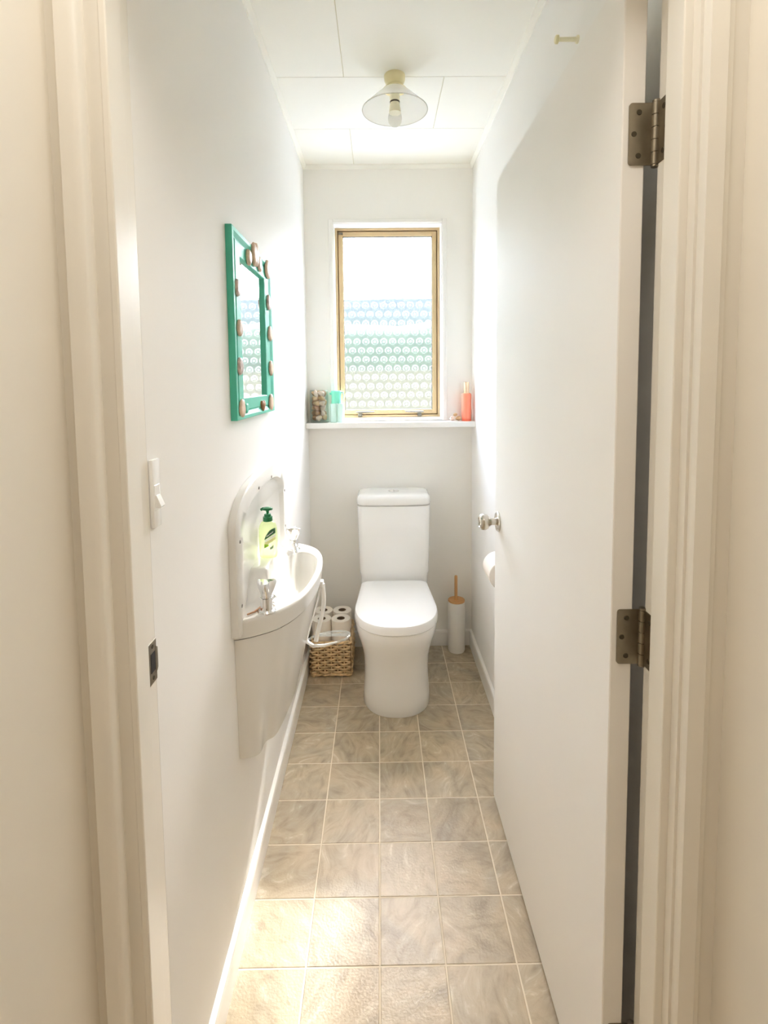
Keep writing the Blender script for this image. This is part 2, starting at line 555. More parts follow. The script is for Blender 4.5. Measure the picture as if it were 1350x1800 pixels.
hf = MB().box((HXL - 0.05, HYB, -0.004), (HXR + 0.05, 0.70, 0.002)).build('trim_10', M['carpet'])
tag(hf, 'plain hall floor covering in front of the doorway', 'floor', kind=st)

# walls
wl = MB().box((XL - 0.12, YD, 0), (XL, YO, H + 0.05)).build('wall_left', M['wall'])
tag(wl, 'white left wall of the toilet room carrying mirror and basin', 'wall', kind=st)
wr = MB().box((XR, YD, 0), (XR + 0.12, YO, H + 0.05)).build('wall_right', M['wall'])
tag(wr, 'white right wall of the toilet room behind the open door', 'wall', kind=st)
b = MB()
b.box((XL, YB, 0), (XR, YO, WZ0)); b.box((XL, YB, WZ1), (XR, YO, H + 0.05))
b.box((XL, YB, WZ0), (WX0, YO, WZ1)); b.box((WX1, YB, WZ0), (XR, YO, WZ1))
wb = b.build('wall_back', M['wall_back'], fix=False)
tag(wb, 'white back wall with the window opening above the toilet', 'wall', kind=st)
# door wall with the opening
OXL, OXR = -0.40, 0.44
b = MB()
for q0, q1, mi in ((YH, YH + 0.045, 0), (YH + 0.045, YD, 1)):
    b.box((-0.60, q0, 0), (OXL, q1, H + 0.05), mi=mi); b.box((OXR, q0, 0), (0.70, q1, H + 0.05), mi=mi); b.box((OXL, q0, DTOP + 0.03), (OXR, q1, H + 0.05), mi=mi)
wf = b.build('wall_front', [M['hall'], M['wall']], fix=False)
tag(wf, 'beige wall around the doorway seen from the hall', 'wall', kind=st)
for nm, x0, x1, lb in (('wall_hall_left', HXL - 0.1, HXL, 'beige hall wall at the left edge of the view'), ('wall_hall_right', HXR, HXR + 0.1, 'beige hall wall at the right edge of the view')):
    tag(MB().box((x0, HYB, 0), (x1, YH, H + 0.05)).build(nm, M['hall']), lb, 'wall', kind=st)
tag(MB().box((HXL - 0.1, HYB - 0.1, 0), (HXR + 0.1, HYB, H + 0.05)).build('wall_hall_end', M['hall']), 'beige hall end wall behind the viewer', 'wall', kind=st)

# ceiling with panels
ce = MB().box((XL - 0.1, YD, H + 0.002), (XR + 0.1, YO, H + 0.05)).build('ceiling', M['seam'])
tag(ce, 'white panelled ceiling of the toilet room', 'ceiling', kind=st)
CYS = [(YD, 1.13), (1.13, 1.505), (1.505, 1.876), (1.876, 2.246), (2.246, YB)]
CXS = [[0.235], [0.235], [-0.11], [0.235], [-0.11]]
CXS[0] = [-0.11]
for (y0, y1), xs in zip(CYS, CXS):
    ex = [XL] + xs + [XR]
    for x0, x1 in zip(ex, ex[1:]):
        MB().box((x0 + 0.0011, y0 + 0.0011, H), (x1 - 0.0011, y1 - 0.0011, H + 0.012), 0.001).build('ceiling_panel', M['ceiling'], ce)
tag(MB().box((HXL - 0.1, HYB, H), (HXR + 0.1, YH, H + 0.05)).build('ceiling_hall', M['hall']), 'plain hall ceiling above the viewer', 'ceiling', kind=st)


def strip(name, prof, path, mat, label):
    """prof in (out, up); path: ((x,y),(x,y), outward normal)."""
    b = MB()
    for (p, q, nrm) in path:
        ra = [(p[0] + nrm[0] * o, p[1] + nrm[1] * o, z) for o, z in prof]
        rb = [(q[0] + nrm[0] * o, q[1] + nrm[1] * o, z) for o, z in prof]
        b.loft([ra, rb])
    return tag(b.build(name, mat), label, 'trim', kind=st)


bp = [(0, 0), (0.0135, 0), (0.0135, 0.070), (0.011, 0.077), (0.0, 0.080)]
strip('baseboard_left', bp, [((XL, YD), (XL, YB), (1, 0))], M['trim'], 'white baseboard along the left wall under the basin')
strip('baseboard_right', bp, [((XR, YD), (XR, YB), (-1, 0))], M['trim'], 'white baseboard along the right wall beside the open door')
strip('baseboard_back', bp, [((XL, YB), (XR, YB), (0, -1))], M['trim'], 'white baseboard along the back wall behind the toilet')
cp = [(0, H), (0.016, H), (0.016, H - 0.005), (0.010, H - 0.013), (0.005, H - 0.018), (0, H - 0.018)]
strip('trim_1', cp, [((XL, YD), (XL, YB), (1, 0))], M['ceiling'], 'thin white cornice bead along the top of the left wall')
strip('trim_2', cp, [((XR, YD), (XR, YB), (-1, 0))], M['ceiling'], 'thin white cornice bead along the top of the right wall')
strip('trim_3', cp, [((XL, YB), (XR, YB), (0, -1))], M['ceiling'], 'thin white cornice bead along the top of the back wall')

# ------------------------------------------------------------------ door frame
YS0, YS1 = 0.720, 0.761                      # stop, near and far
LJ, LR, LS = -0.378, -0.3560, -0.3492        # left jamb: main face, rebate face, stop face
RJ, RR, RS = 0.417, 0.4155, 0.4045           # right jamb
YA = 0.690                                   # face of the architraves


def jamb_left():
    t = thing('trim_4', (LJ, YD, 0), 'cream left door jamb with stop, latch side of the doorway', 'door frame', kind=st)
    poly = [(OXL, YH - 0.002), (LJ, YH - 0.002), (LJ, YS0), (LR, YS0), (LR, YD), (OXL, YD)]
    MB().prism([(x, y, 0) for x, y in poly], (0, 0, DTOP)).build('jamb', M['jamb'], t)
    MB().box((LR - 0.004, YS0 - 0.001, 0), (LS, YS1, DTOP), 0.002, 2).build('door_stop', M['jamb'], t)
    b = MB()      # architrave: rounded inner edge, flat face, thin back band
    prof = [(-0.4025, YH), (-0.4025, YA + 0.004), (-0.400, YA), (-0.3830, YA), (-0.3765, YA + 0.0015), (-0.3735, YA + 0.005), (-0.3728, YH)]
    b.prism([(x, y, 0) for x, y in prof], (0, 0, DTOP + 0.04))
    b.build('architrave', M['jamb'], t, smooth=40)
    s = MB()
    s.box((LR - 0.001, 0.770, 0.900), (LR + 0.0016, YD + 0.0005, 0.966), 0.0006)
    plate = s.build('strike_plate', M['hinge'], t)
    h = MB().box((LR + 0.0012, 0.7765, 0.918), (LR + 0.0021, 0.7915, 0.948)).build('latch_hole_shade', M['black_gap'], plate)  # near-black block on the plate, painted shade instead of a cut hole
    lip = MB()
    pts = [(LR + 0.0006, YD - 0.004), (LR + 0.0012, YD), (LR + 0.0004, YD + 0.005), (LR - 0.003, YD + 0.0085)]
    rings = []
    for k, (x, y) in enumerate(pts):
        hh = 0.022 - 0.003 * k
        rings.append([(x, y, 0.933 - hh), (x, y, 0.933 + hh), (x + 0.0014, y, 0.933 + hh), (x + 0.0014, y, 0.933 - hh)])
    lip.loft(rings).build('strike_lip', M['hinge'], plate, smooth=40)
    for z in (0.908, 0.958):
        MB().lathe((LR + 0.0014, 0.784, z), [(0.0032, 0), (0.0032, 0.0008)], 10, (1, 0, 0)).build('screw', M['hinge_dark'], plate)


def jamb_right():
    t = thing('trim_5', (RJ, YD, 0), 'cream right door jamb with stop, hinge side of the doorway', 'door frame', kind=st)
    MB().prism([(x, y, 0) for x, y in [(OXR, YH - 0.002), (RJ, YH - 0.002), (RJ, YS0), (RR, YS0), (RR, YD), (OXR, YD)]], (0, 0, DTOP)).build('jamb', M['jamb'], t)
    MB().box((RR + 0.003, YS0 - 0.001, 0), (RS, YS1, DTOP), 0.002, 2).build('door_stop', M['jamb'], t)
    prof = [(0.4575, YH), (0.4575, YA + 0.008), (0.4485, YA + 0.006), (0.4475, YA + 0.0015), (0.4460, YA), (0.4235, YA), (0.4215, YA + 0.004), (0.4210, YH)]
    MB().prism([(x, y, 0) for x, y in prof], (0, 0, DTOP + 0.04)).build('architrave', M['jamb'], t, smooth=30)
    return t


jamb_left()
jamb_right()
hd = thing('trim_6', (0, YD, DTOP), 'cream door frame head across the top of the doorway', 'door frame', kind=st)
MB().box((OXL, YH - 0.002, DTOP), (OXR, YD, DTOP + 0.03)).build('head', M['jamb'], hd)
MB().box((LS, YS0, DTOP - 0.011), (RS, YS1, DTOP + 0.002)).build('door_stop', M['jamb'], hd)
MB().box((-0.4105, YA, DTOP + 0.004), (0.4575, YH - 0.002, DTOP + 0.044), 0.002).build('architrave', M['jamb'], hd)

# ------------------------------------------------------------------ door
dA, dB = Vector((0.3645, 0.803)), Vector((0.3592, 1.612))      # left face, hinge end and free end
dd = (dB - dA); DW = dd.length; dd.normalize()
dn = Vector((dd.y, -dd.x))                                     # towards the right wall
DT = 0.034


def dp(s, t, z):
    """point of the door: s along its width from the hinge, t through its thickness."""
    p = dA + dd * s + dn * t
    return (p.x, p.y, z)


door = thing('door_1', (dA.x, dA.y, 0), 'white flush door standing open along the right wall', 'door', kind=st)
slab = MB()
e = 0.0016
rings = []
for z, k in ((0.012, e), (0.012 + e, 0), (1.958 - e, 0), (1.958, e)):
    rings.append([dp(k + e, k, z), dp(DW - k - e, k, z), dp(DW - k, k + e, z), dp(DW - k, DT - k - e, z), dp(DW - k - e, DT - k, z), dp(k + e, DT - k, z), dp(k, DT - k - e, z), dp(k, k + e, z)])
slab.loft(rings).build('panel', M['door'], door)
# knob on the visible face and its twin behind
KS, KZ = 0.762, 0.932
for side, nm in ((0, 'knob'), (1, 'knob')):
    base = Vector(dp(KS, 0 if side == 0 else DT, KZ))
    ax = Vector((-dn.x, -dn.y, 0)) if side == 0 else Vector((dn.x, dn.y, 0))
    k = MB().lathe(base + ax * 0.028, [(0.0125, -0.004), (0.0155, 0.002), (0.0215, 0.006), (0.0245, 0.013), (0.0248, 0.020), (0.0225, 0.027), (0.0175, 0.0315), (0.0155, 0.0318), (0.0145, 0.0300), (0.006, 0.0305)], 32, ax, mi=0).build(nm, M['nickel'], door, smooth=35)
    MB().lathe(base, [(0.0305, 0.0), (0.0305, 0.003), (0.027, 0.0068), (0.019, 0.009)], 32, ax).build('rosette', M['nickel'], k, smooth=40)
    MB().lathe(base, [(0.0115, 0.006), (0.0105, 0.014), (0.0105, 0.022), (0.0125, 0.026)], 24, ax).build('shank', M['nickel'], k, smooth=40)
    MB().lathe(base + ax * 0.0585, [(0.006, -0.001), (0.006, 0.0012)], 16, ax).build('key_button', M['hinge'], k)

# hinges (children of the door): leaf on the door edge, leaf on the jamb, five knuckles, screws
PX, PY = 0.4128, 0.8000


def hinge(zc):
    h = bpy.data.objects.new('hinge', None)
    h.empty_display_size = 0.03
    C.objects.link(h); h.parent = door
    h.location = Vector((PX, PY, zc)) - Vector(thing_origin(door))
    L2 = 0.0445
    yf = dA.y - 0.0018

    def rrect(x0, x1, r):
        pts = []
        for cx, cz, a0 in ((x0 + r, -L2 + r, pi), (x0 + r, L2 - r, pi / 2)):
            for q in range(5):
                a = a0 + (pi / 2) * q / 4 if cz < 0 else a0 + (pi / 2) * q / 4
                pts.append((cx + r * cos(a), cz + r * sin(a)))
        # order: bottom-left corner pi..3pi/2 goes left->bottom ; top-left pi/2..pi goes top->left
        bl = pts[:5]; tl = pts[5:]
        return tl + bl + [(x1, -L2), (x1, L2)]
    x0, x1 = 0.3735, PX - 0.0050
    poly = [(x, yf - 0.0006, zc + z) for x, z in rrect(x0, x1, 0.005)]
    MB().prism(poly, (0, 0.0024, 0)).build('leaf', M['hinge'], h, origin=(PX, PY, zc))
    # straps between leaf and knuckles 0, 2, 4
    kh = 2 * L2 / 5
    for i in range(5):
        za, zb = zc - L2 + i * kh + 0.0006, zc - L2 + (i + 1) * kh - 0.0006
        MB().lathe((PX, PY, za), [(0.0062, 0), (0.0062, zb - za)], 18).build('knuckle', M['hinge'], h, origin=(PX, PY, zc), smooth=40)
        if i % 2 == 0:
            MB().box((x1 - 0.001, yf - 0.0006, za), (PX, yf + 0.0018, zb)).build('leaf_strap', M['hinge'], h, origin=(PX, PY, zc))
    b = MB()
    b.lathe((PX, PY, zc - L2 - 0.0042), [(0.0030, 0), (0.0056, 0.0012), (0.0056, 0.0042)], 18)
    b.lathe((PX, PY, zc + L2), [(0.0056, 0), (0.0056, 0.003), (0.0030, 0.0042)], 18)
    b.lathe((PX, PY, zc - L2), [(0.0048, 0), (0.0048, 2 * L2)], 14)
    b.build('pin', M['hinge'], h, origin=(PX, PY, zc), smooth=40)
    # leaf on the jamb, its face looking left
    jl = MB().box((RR - 0.0016, YS1 + 0.0008, zc - L2), (RR + 0.001, PY + 0.001, zc + L2), 0.0006)
    jl.build('leaf', M['hinge'], h, origin=(PX, PY, zc))
    for dx, dz in ((0.0145, 0.031), (0.0075, 0.0), (0.0145, -0.031)):
        b = MB().lathe((x0 + dx, yf - 0.0004, zc + dz), [(0.0043, 0), (0.0036, 0.0013), (0.0012, 0.0011)], 14, (0, -1, 0))
        b.build('screw', M['hinge_dark'], h, origin=(PX, PY, zc), smooth=50)
    for dy, dz in ((0.019, 0.031), (0.027, 0.0), (0.019, -0.031)):
        MB().lathe((RR - 0.0014, PY - dy, zc + dz), [(0.0043, 0), (0.0036, 0.0011), (0.0012, 0.0009)], 14, (-1, 0, 0)).build('screw', M['hinge_dark'], h, origin=(PX, PY, zc), smooth=50)
    return h


for zc in (1.7235, 0.9540, 0.2330):
    hinge(zc)

# ------------------------------------------------------------------ window
YF = YB + 0.060                              # room face of the aluminium frame
win = thing('window_1', ((WX0 + WX1) / 2, YB, WZ0), 'tall bronze aluminium window with patterned frosted pane in the back wall', 'window', kind=st)


def frame4(x0, x1, z0, z1, w, y0, y1, name, mat, parent, bev=0.0):
    """four mitre-free bars of a rectangular frame as one mesh"""
    b = MB()
    b.box((x0, y0, z0), (x0 + w, y1, z1), bev); b.box((x1 - w, y0, z0), (x1, y1, z1), bev)
    b.box((x0 + w, y0, z1 - w), (x1 - w, y1, z1), bev); b.box((x0 + w, y0, z0), (x1 - w, y1, z0 + w), bev)
    return b.build(name, mat, parent, fix=False)


frame4(WX0 - 0.001, WX1 + 0.001, WZ0 - 0.001, WZ1 + 0.001, 0.0135, YF, YO, 'frame', M['bronze'], win)
frame4(WX0 + 0.0125, WX1 - 0.0125, WZ0 + 0.0125, WZ1 - 0.0125, 0.005, YF + 0.014, YO - 0.01, 'frame_rebate', M['bronze_dark'], win)
sash = frame4(WX0 + 0.0165, WX1 - 0.0165, WZ0 + 0.0165, WZ1 - 0.0165, 0.0225, YF + 0.006, YF + 0.040, 'sash', M['bronze'], win, 0.0015)
frame4(WX0 + 0.0375, WX1 - 0.0375, WZ0 + 0.0375, WZ1 - 0.0375, 0.0035, YF + 0.012, YF + 0.03, 'glazing_bead', M['rubber'], sash)
MB().box((WX0 + 0.039, YF + 0.018, WZ0 + 0.039), (WX1 - 0.039, YF + 0.022, WZ1 - 0.039)).build('glass_pane', [M['pane_clear'], M['pane']], win)
pane_o = C.objects['glass_pane']
for pl in pane_o.data.polygons:
    pl.material_index = 1 if pl.normal.y < -0.5 else 0
MB().box((WX0 + 0.018, YF - 0.001, WZ1 - 0.030), (WX0 + 0.040, YF + 0.010, WZ1 - 0.021)).build('corner_stay', M['grey_metal'], win)
for lx, dr in ((-0.098, 1), (0.205, -1)):
    lb = MB()
    lb.box((lx - 0.011, YF - 0.006, WZ0 + 0.004), (lx + 0.011, YF + 0.008, WZ0 + 0.032), 0.003, 2)
    lt = lb.build('latch', M['grey_metal'], win)
    lv = MB().tube([(lx - dr * 0.020, YF - 0.011, WZ0 + 0.0285), (lx, YF - 0.012, WZ0 + 0.0285), (lx + dr * 0.03, YF - 0.016, WZ0 + 0.0290), (lx + dr * 0.072, YF - 0.012, WZ0 + 0.0300)], [0.0035, 0.0052, 0.0042, 0.0032], 10, flat=0.8)
    lv.build('lever', M['grey_metal'], lt, smooth=50)
b = MB()                                      # reveal lining + architrave
r = 0.003
ya = YB - 0.009
for (x0, x1, z0, z1) in ((WX0 - 0.026, WX0 - r, WZ0 - 0.012, WZ1 + 0.024), (WX1 + r, WX1 + 0.026, WZ0 - 0.012, WZ1 + 0.024), (WX0 - r, WX1 + r, WZ1 + r, WZ1 + 0.024)):
    b.box((x0, ya, z0), (x1, YB + 0.002, z1), 0.002)
for (x0, x1, z0, z1) in ((WX0 - 0.012, WX0 - r, WZ0 - 0.012, WZ1 + 0.012), (WX1 + r, WX1 + 0.012, WZ0 - 0.012, WZ1 + 0.012), (WX0 - r, WX1 + r, WZ1 + r, WZ1 + 0.012)):
    b.box((x0, ya - 0.005, z0), (x1, YB + 0.001, z1), 0.0015)
b.build('architrave', M['trim'], win, fix=False)
b = MB()
b.box((WX0 - r, ya, WZ0), (WX0 + 0.001, YO, WZ1)); b.box((WX1 - 0.001, ya, WZ0), (WX1 + r, YO, WZ1))
b.box((WX0, ya, WZ1 - 0.001), (WX1, YO, WZ1 + r)); b.box((WX0 - r, ya, WZ0 - 0.008), (WX1 + r, YO, WZ0 + 0.001))
b.build('reveal', M['trim'], win, fix=False)

SHZ = 1.1625
sh = MB().box((XL, 2.517, SHZ - 0.027), (XR, YB + 0.001, SHZ), 0.003, 2).build('trim_7', M['trim'])
tag(sh, 'white sill shelf running wall to wall below the window', 'shelf', kind=st)

# ------------------------------------------------------------------ toilet
TX = 0.061


def dring(hw, yf, yb, z, n=48, p=2.3, taper=0.0, yc=None):
    """closed D outline: straight back at yb, rounded front reaching yf."""
    yc = yc if yc is not None else yf + hw * 1.15
    pts = []
    for k in range(n + 1):
        a = pi * k / n
        c, s = cos(a), sin(a)
        x = hw * (abs(c) ** (2 / p)) * (1 if c >= 0 else -1)
        y = yc - (yc - yf) * (s ** (2 / p))
        pts.append(Vector((TX + x, y, z)))
    nb = 10
    rb = 0.018
    hb = hw * (1 - taper)
    back = [Vector((TX - hw, yc, z)).lerp(Vector((TX - hb, yb - rb, z)), q / nb) for q in range(1, nb + 1)]
    back += [Vector((TX - hb + rb * (1 - cos(q * pi / 8)), yb - rb + rb * sin(q * pi / 8), z)) for q in range(1, 5)]
    back += [Vector((TX + hb - rb * (1 - cos((4 - q) * pi / 8)), yb - rb + rb * sin((4 - q) * pi / 8), z)) for q in range(0, 4)]
    back += [Vector((TX + hb, yb - rb, z)).lerp(Vector((TX + hw, yc, z)), q / nb) for q in range(0, nb)]
    return pts + back


toi = thing('toilet', (TX, 2.3, 0), 'white close-coupled toilet with closed lid under the window', 'toilet')
lv = [(0.0, 0.1425, 2.026), (0.004, 0.1440, 2.0235), (0.05, 0.1405, 2.026), (0.11, 0.1370, 2.030), (0.17, 0.1365, 2.027), (0.22, 0.1400, 2.016),
      (0.265, 0.1490, 1.998), (0.305, 0.1600, 1.979), (0.335, 0.1670, 1.966), (0.362, 0.1700, 1.960), (0.372, 0.1690, 1.962), (0.374, 0.1640, 1.968)]
MB().loft([dring(hw, yf, 2.600, z, taper=0.10) for z, hw, yf in lv]).build('pan', M['ceramic'], toi, smooth=50)
lv = [(0.3750, 0.1600, 1.972), (0.376, 0.1630, 1.967), (0.388, 0.1640, 1.966), (0.389, 0.162, 1.968)]
MB().loft([dring(hw, yf, 2.405, z, taper=0.09) for z, hw, yf in lv]).build('seat', M['plastic'], toi, smooth=35)
lv = [(0.3800, 0.1695, 1.955), (0.3806, 0.1725, 1.949), (0.384, 0.1740, 1.946), (0.406, 0.1730, 1.947), (0.4145, 0.1700, 1.952), (0.4180, 0.1640, 1.961), (0.4198, 0.150, 1.985), (0.4205, 0.120, 2.03)]
MB().loft([dring(hw, yf, 2.412, z, taper=0.10) for z, hw, yf in lv]).build('lid', M['plastic'], toi, smooth=35)
for sx in (-1, 1):
    MB().lathe((TX + sx * 0.075 - 0.015, 2.418, 0.396), [(0.009, 0), (0.010, 0.002), (0.010, 0.028), (0.009, 0.03)], 16, (1, 0, 0)).build('lid_hinge', M['plastic'], toi, smooth=40)


def rrect_ring(x0, x1, y0, y1, r, z, bow=0.0, n=8):
    pts = []
    for cx, cyy, a0 in ((x1 - r, y1 - r, 0), (x0 + r, y1 - r, pi / 2), (x0 + r, y0 + r, pi), (x1 - r, y0 + r, 3 * pi / 2)):
        for q in range(n + 1):
            a = a0 + pi / 2 * q / n
            pts.append(Vector((cx + r * cos(a), cyy + r * sin(a), z)))
    # subdivide the front edge so that it can bow outwards
    out = []
    for a, c in zip(pts, pts[1:] + pts[:1]):
        out.append(a)
        if (a - c).length > 0.045:
            for q in range(1, 8):
                out.append(a.lerp(c, q / 8))
    xm, hw = (x0 + x1) / 2, (x1 - x0) / 2
    for p in out:
        if p.y < (y0 + y1) / 2:
            p.y -= bow * (1 - ((p.x - xm) / hw) ** 2)
    return out


CX0, CX1 = -0.107, 0.2335
lv = [(0.374, 0.012), (0.43, 0.010), (0.444, 0.006), (0.452, 0.0045), (0.60, 0.001), (0.770, -0.002), (0.7735, 0.001)]
MB().loft([rrect_ring(CX0 + k, CX1 - k, 2.432 + k * 0.8, 2.606, 0.024, z, 0.012) for z, k in lv]).build('cistern', M['ceramic'], toi, smooth=40)
lv = [(0.7765, 0.004), (0.779, -0.001), (0.786, -0.004), (0.806, -0.004), (0.818, 0.0), (0.8245, 0.008), (0.8275, 0.022), (0.829, 0.05)]
lid2 = MB().loft([rrect_ring(CX0 + k, CX1 - k, 2.428 + max(k, 0) * 0.9 + min(k, 0), 2.606 - max(0, k) * 0.3, 0.026, z, 0.012) for z, k in lv]).build('cistern_lid', M['ceramic'], toi, smooth=40)
btn = MB().lathe((0.0655, 2.505, 0.8275), [(0.026, 0.0), (0.026, 0.0035), (0.0235, 0.0045), (0.0230, 0.0038)], 32).build('flush_button', M['chrome'], lid2, smooth=40)
MB().box((0.0645, 2.483, 0.8305), (0.0665, 2.527, 0.8325)).build('button_split', M['screw'], btn)

# ------------------------------------------------------------------ basin
BY = 1.525
bas = thing('wash_basin', (XL, BY, 0.79), 'small white wall basin with arched backboard on the left wall', 'basin')
RZ = 0.792
outer = spline([(-0.3555, 1.216), (-0.335, 1.222), (-0.300, 1.240), (-0.2587, 1.272), (-0.2250, 1.325), (-0.2015, 1.396), (-0.1865, 1.50), (-0.1840, 1.60), (-0.1960, 1.70), (-0.2234, 1.768), (-0.2700, 1.812), (-0.315, 1.832), (-0.3555, 1.840)], 8)
outer = [Vector((p.x, p.y, 0)) for p in [Vector((q[0], q[1], 0)) for q in outer]]
NB = 96
outer = resample(outer, NB)
# inner mouth of the bowl, same count
mouth = spline([(-0.3060, 1.41), (-0.2975, 1.352), (-0.274, 1.312), (-0.244, 1.336), (-0.2175, 1.400), (-0.2030, 1.49), (-0.2000, 1.585), (-0.2100, 1.668), (-0.2400, 1.718), (-0.2740, 1.730), (-0.2960, 1.690), (-0.3060, 1.60)], 8)
mouth = resample([Vector((p[0], p[1], 0)) for p in mouth], NB)


def deck_z(x, y):
    """height of the rim: a raised soap ledge at the back, level elsewhere"""
    return RZ + 0.075 * smoothstep(-0.262, -0.302, x) * smoothstep(1.30, 1.37, y) * (1 - smoothstep(1.56, 1.70, y))


def off(ring, d):
    out = []
    n = len(ring)
    for i, p in enumerate(ring):
        t = (ring[min(i + 1, n - 1)] - ring[max(i - 1, 0)]).normalized()
        nrm = Vector((t.y, -t.x, 0))
        q = p + nrm * d
        q.x = max(q.x, XL + 0.0005)
        out.append(q)
    return out


def ringz(ring, z=None):
    return [Vector((p.x, p.y, z if z is not None else deck_z(p.x, p.y))) for p in ring]


mc = Vector((-0.254, 1.53, 0))
inner_out = off(outer, -0.004)
loop = inner_out + [Vector((XL + 0.0005, inner_out[-1].y + (inner_out[0].y - inner_out[-1].y) * k / 40, 0)) for k in range(1, 40)]


def ray_hit(c, d, poly):
    best = None
    for a, e_ in zip(poly, poly[1:] + poly[:1]):
        v = e_ - a
        den = d.x * v.y - d.y * v.x
        if abs(den) < 1e-12:
            continue
        w = a - c
        t = (w.x * v.y - w.y * v.x) / den
        q = (w.x * d.y - w.y * d.x) / den
        if t > 0 and -1e-6 <= q <= 1 + 1e-6 and (best is None or t < best):
            best = t
    return c + d * best


NM = 160
mouth_c = resample(mouth + [mouth[-1].lerp(mouth[0], k / 8) for k in range(1, 9)], NM + 1)[:NM]
deck_out = [ray_hit(mc, (p - mc).normalized(), loop) for p in mouth_c]
rings = [[Vector((p.x, p.y, deck_z(p.x, p.y) - dz)) for p in [a.lerp(c, t) for a, c in zip(mouth_c, deck_out)]] for t, dz in ((0.0, 0.006), (0.02, 0.0025), (0.06, 0.0006), (0.15, 0), (0.28, 0), (0.42, 0), (0.56, 0), (0.70, 0), (0.85, 0), (1.0, 0))]
b = MB().loft(rings, close=True, cap0=False, cap1=False)
b.build('rim', M['acrylic'], bas, smooth=70)
rings = [ringz(off(outer, -0.0045)), [Vector((p.x, p.y, deck_z(p.x, p.y) - 0.0012)) for p in off(outer, -0.002)], [Vector((p.x, p.y, deck_z(p.x, p.y) - 0.0040)) for p in off(outer, -0.0004)], [Vector((p.x, p.y, deck_z(p.x, p.y) - 0.008)) for p in outer], ringz(off(outer, -0.001), 0.772), ringz(off(outer, -0.004), 0.745)]
MB().loft(rings, close=False, cap0=False, cap1=False).build('apron', M['acrylic'], bas, smooth=70)
b = MB()
closed_mouth = mouth_c
bowl = []
for t, dz in ((0.0, 0.006), (0.035, 0.014), (0.10, 0.030), (0.2, 0.058), (0.34, 0.083), (0.52, 0.098), (0.72, 0.105), (0.9, 0.108)):
    rg = []
    for p in closed_mouth:
        q = p.lerp(mc, t)
        z0 = deck_z(p.x, p.y)
        rg.append(Vector((q.x, q.y, (z0 * (1 - min(1, t * 3)) + RZ * min(1, t * 3)) - dz)))
    bowl.append(rg)
b.loft(bowl, close=True, cap0=False, cap1=True)
bw = b.build('bowl', M['acrylic'], bas, smooth=70)
MB().lathe((-0.254, 1.53, RZ - 0.1085), [(0.020, 0), (0.020, 0.002), (0.015, 0.0028), (0.012, 0.001)], 24).build('drain', M['chrome'], bw, smooth=40)
# backboard: arched plate with raised border and a recessed centre
def arch(y0, y1, zs, rise, n=40, base=0.76):
    pts = [(y0, base)]
    yc, hw = (y0 + y1) / 2, (y1 - y0) / 2
    for k in range(n + 1):
        a = pi * (1 - k / n)
        c, s = cos(a), sin(a)
        pts.append((yc + hw * (abs(c) ** 0.78) * (1 if c > 0 else -1), zs + rise * (s ** 0.86)))
    pts.append((y1, base))
    return pts


oa = arch(1.199, 1.842, 1.005, 0.105)
xb = -0.3345
def aring(ar, x):
    return [Vector((x, y, z)) for y, z in ar]
ob = [(1.5205 + (y - 1.5205) * 0.985, z - (0.004 if z > 0.8 else 0)) for y, z in oa]
ia = arch(1.252, 1.790, 0.985, 0.083)
ib = [(1.5205 + (y - 1.5205) * 0.965, z - (0.008 if z > 0.8 else 0)) for y, z in ia]
b = MB()
b.loft([aring(oa, XL + 0.0004), aring(oa, xb - 0.004), aring(ob, xb), aring(ia, xb), aring(ib, xb - 0.013)], close=True, cap0=True, cap1=True)
bb = b.build('backboard', M['acrylic'], bas, smooth=50)
for y, z, x in ((1.2235, 0.985, xb), (1.2235, 0.828, xb), (1.430, 1.072, xb), (1.600, 1.072, xb), (1.812, 0.985, xb), (1.812, 0.86, xb)):
    MB().lathe((x - 0.0005, y, z), [(0.0045, 0), (0.0040, 0.0016), (0.0015, 0.0020)], 12, (1, 0, 0)).build('screw', M['screw'], bb, smooth=50)

# skirt below the basin: tapered shell, flat flank and bulging front
top = [p.copy() for p in off(outer, -0.006)]
bot = spline([(-0.3555, 1.2354), (-0.342, 1.2350), (-0.329, 1.2350), (-0.3150, 1.2400), (-0.3065, 1.252), (-0.3045, 1.275), (-0.298, 1.292), (-0.280, 1.312), (-0.266, 1.395), (-0.259, 1.51), (-0.267, 1.62), (-0.292, 1.70), (-0.325, 1.745), (-0.3555, 1.765)], 8)
bot = resample([Vector((p[0], p[1], 0)) for p in bot], NB)
rings = []
for t in (0, 0.03, 0.1, 0.2, 0.3, 0.4, 0.5, 0.6, 0.7, 0.8, 0.9, 0.97, 1.0):
    z = 0.7425 + (0.434 - 0.7425) * t
    s = t ** 0.9
    rg = []
    for i, (a, c) in enumerate(zip(top, bot)):
        q = a.lerp(c, s)
        rg.append(Vector((q.x, q.y, z + 0.012 * t * t * sin(pi * i / (NB - 1)))))
    rings.append(rg)
MB().loft(rings, close=False, cap0=False, cap1=False).build('skirt', M['acrylic'], bas, smooth=50)
cap = MB().loft([[p for p in rings[-1]], [Vector((XL + 0.001, p.y, p.z)) for p in rings[-1]]], close=False, cap0=False, cap1=False)
cap.build('skirt_underside', M['acrylic'], bas)


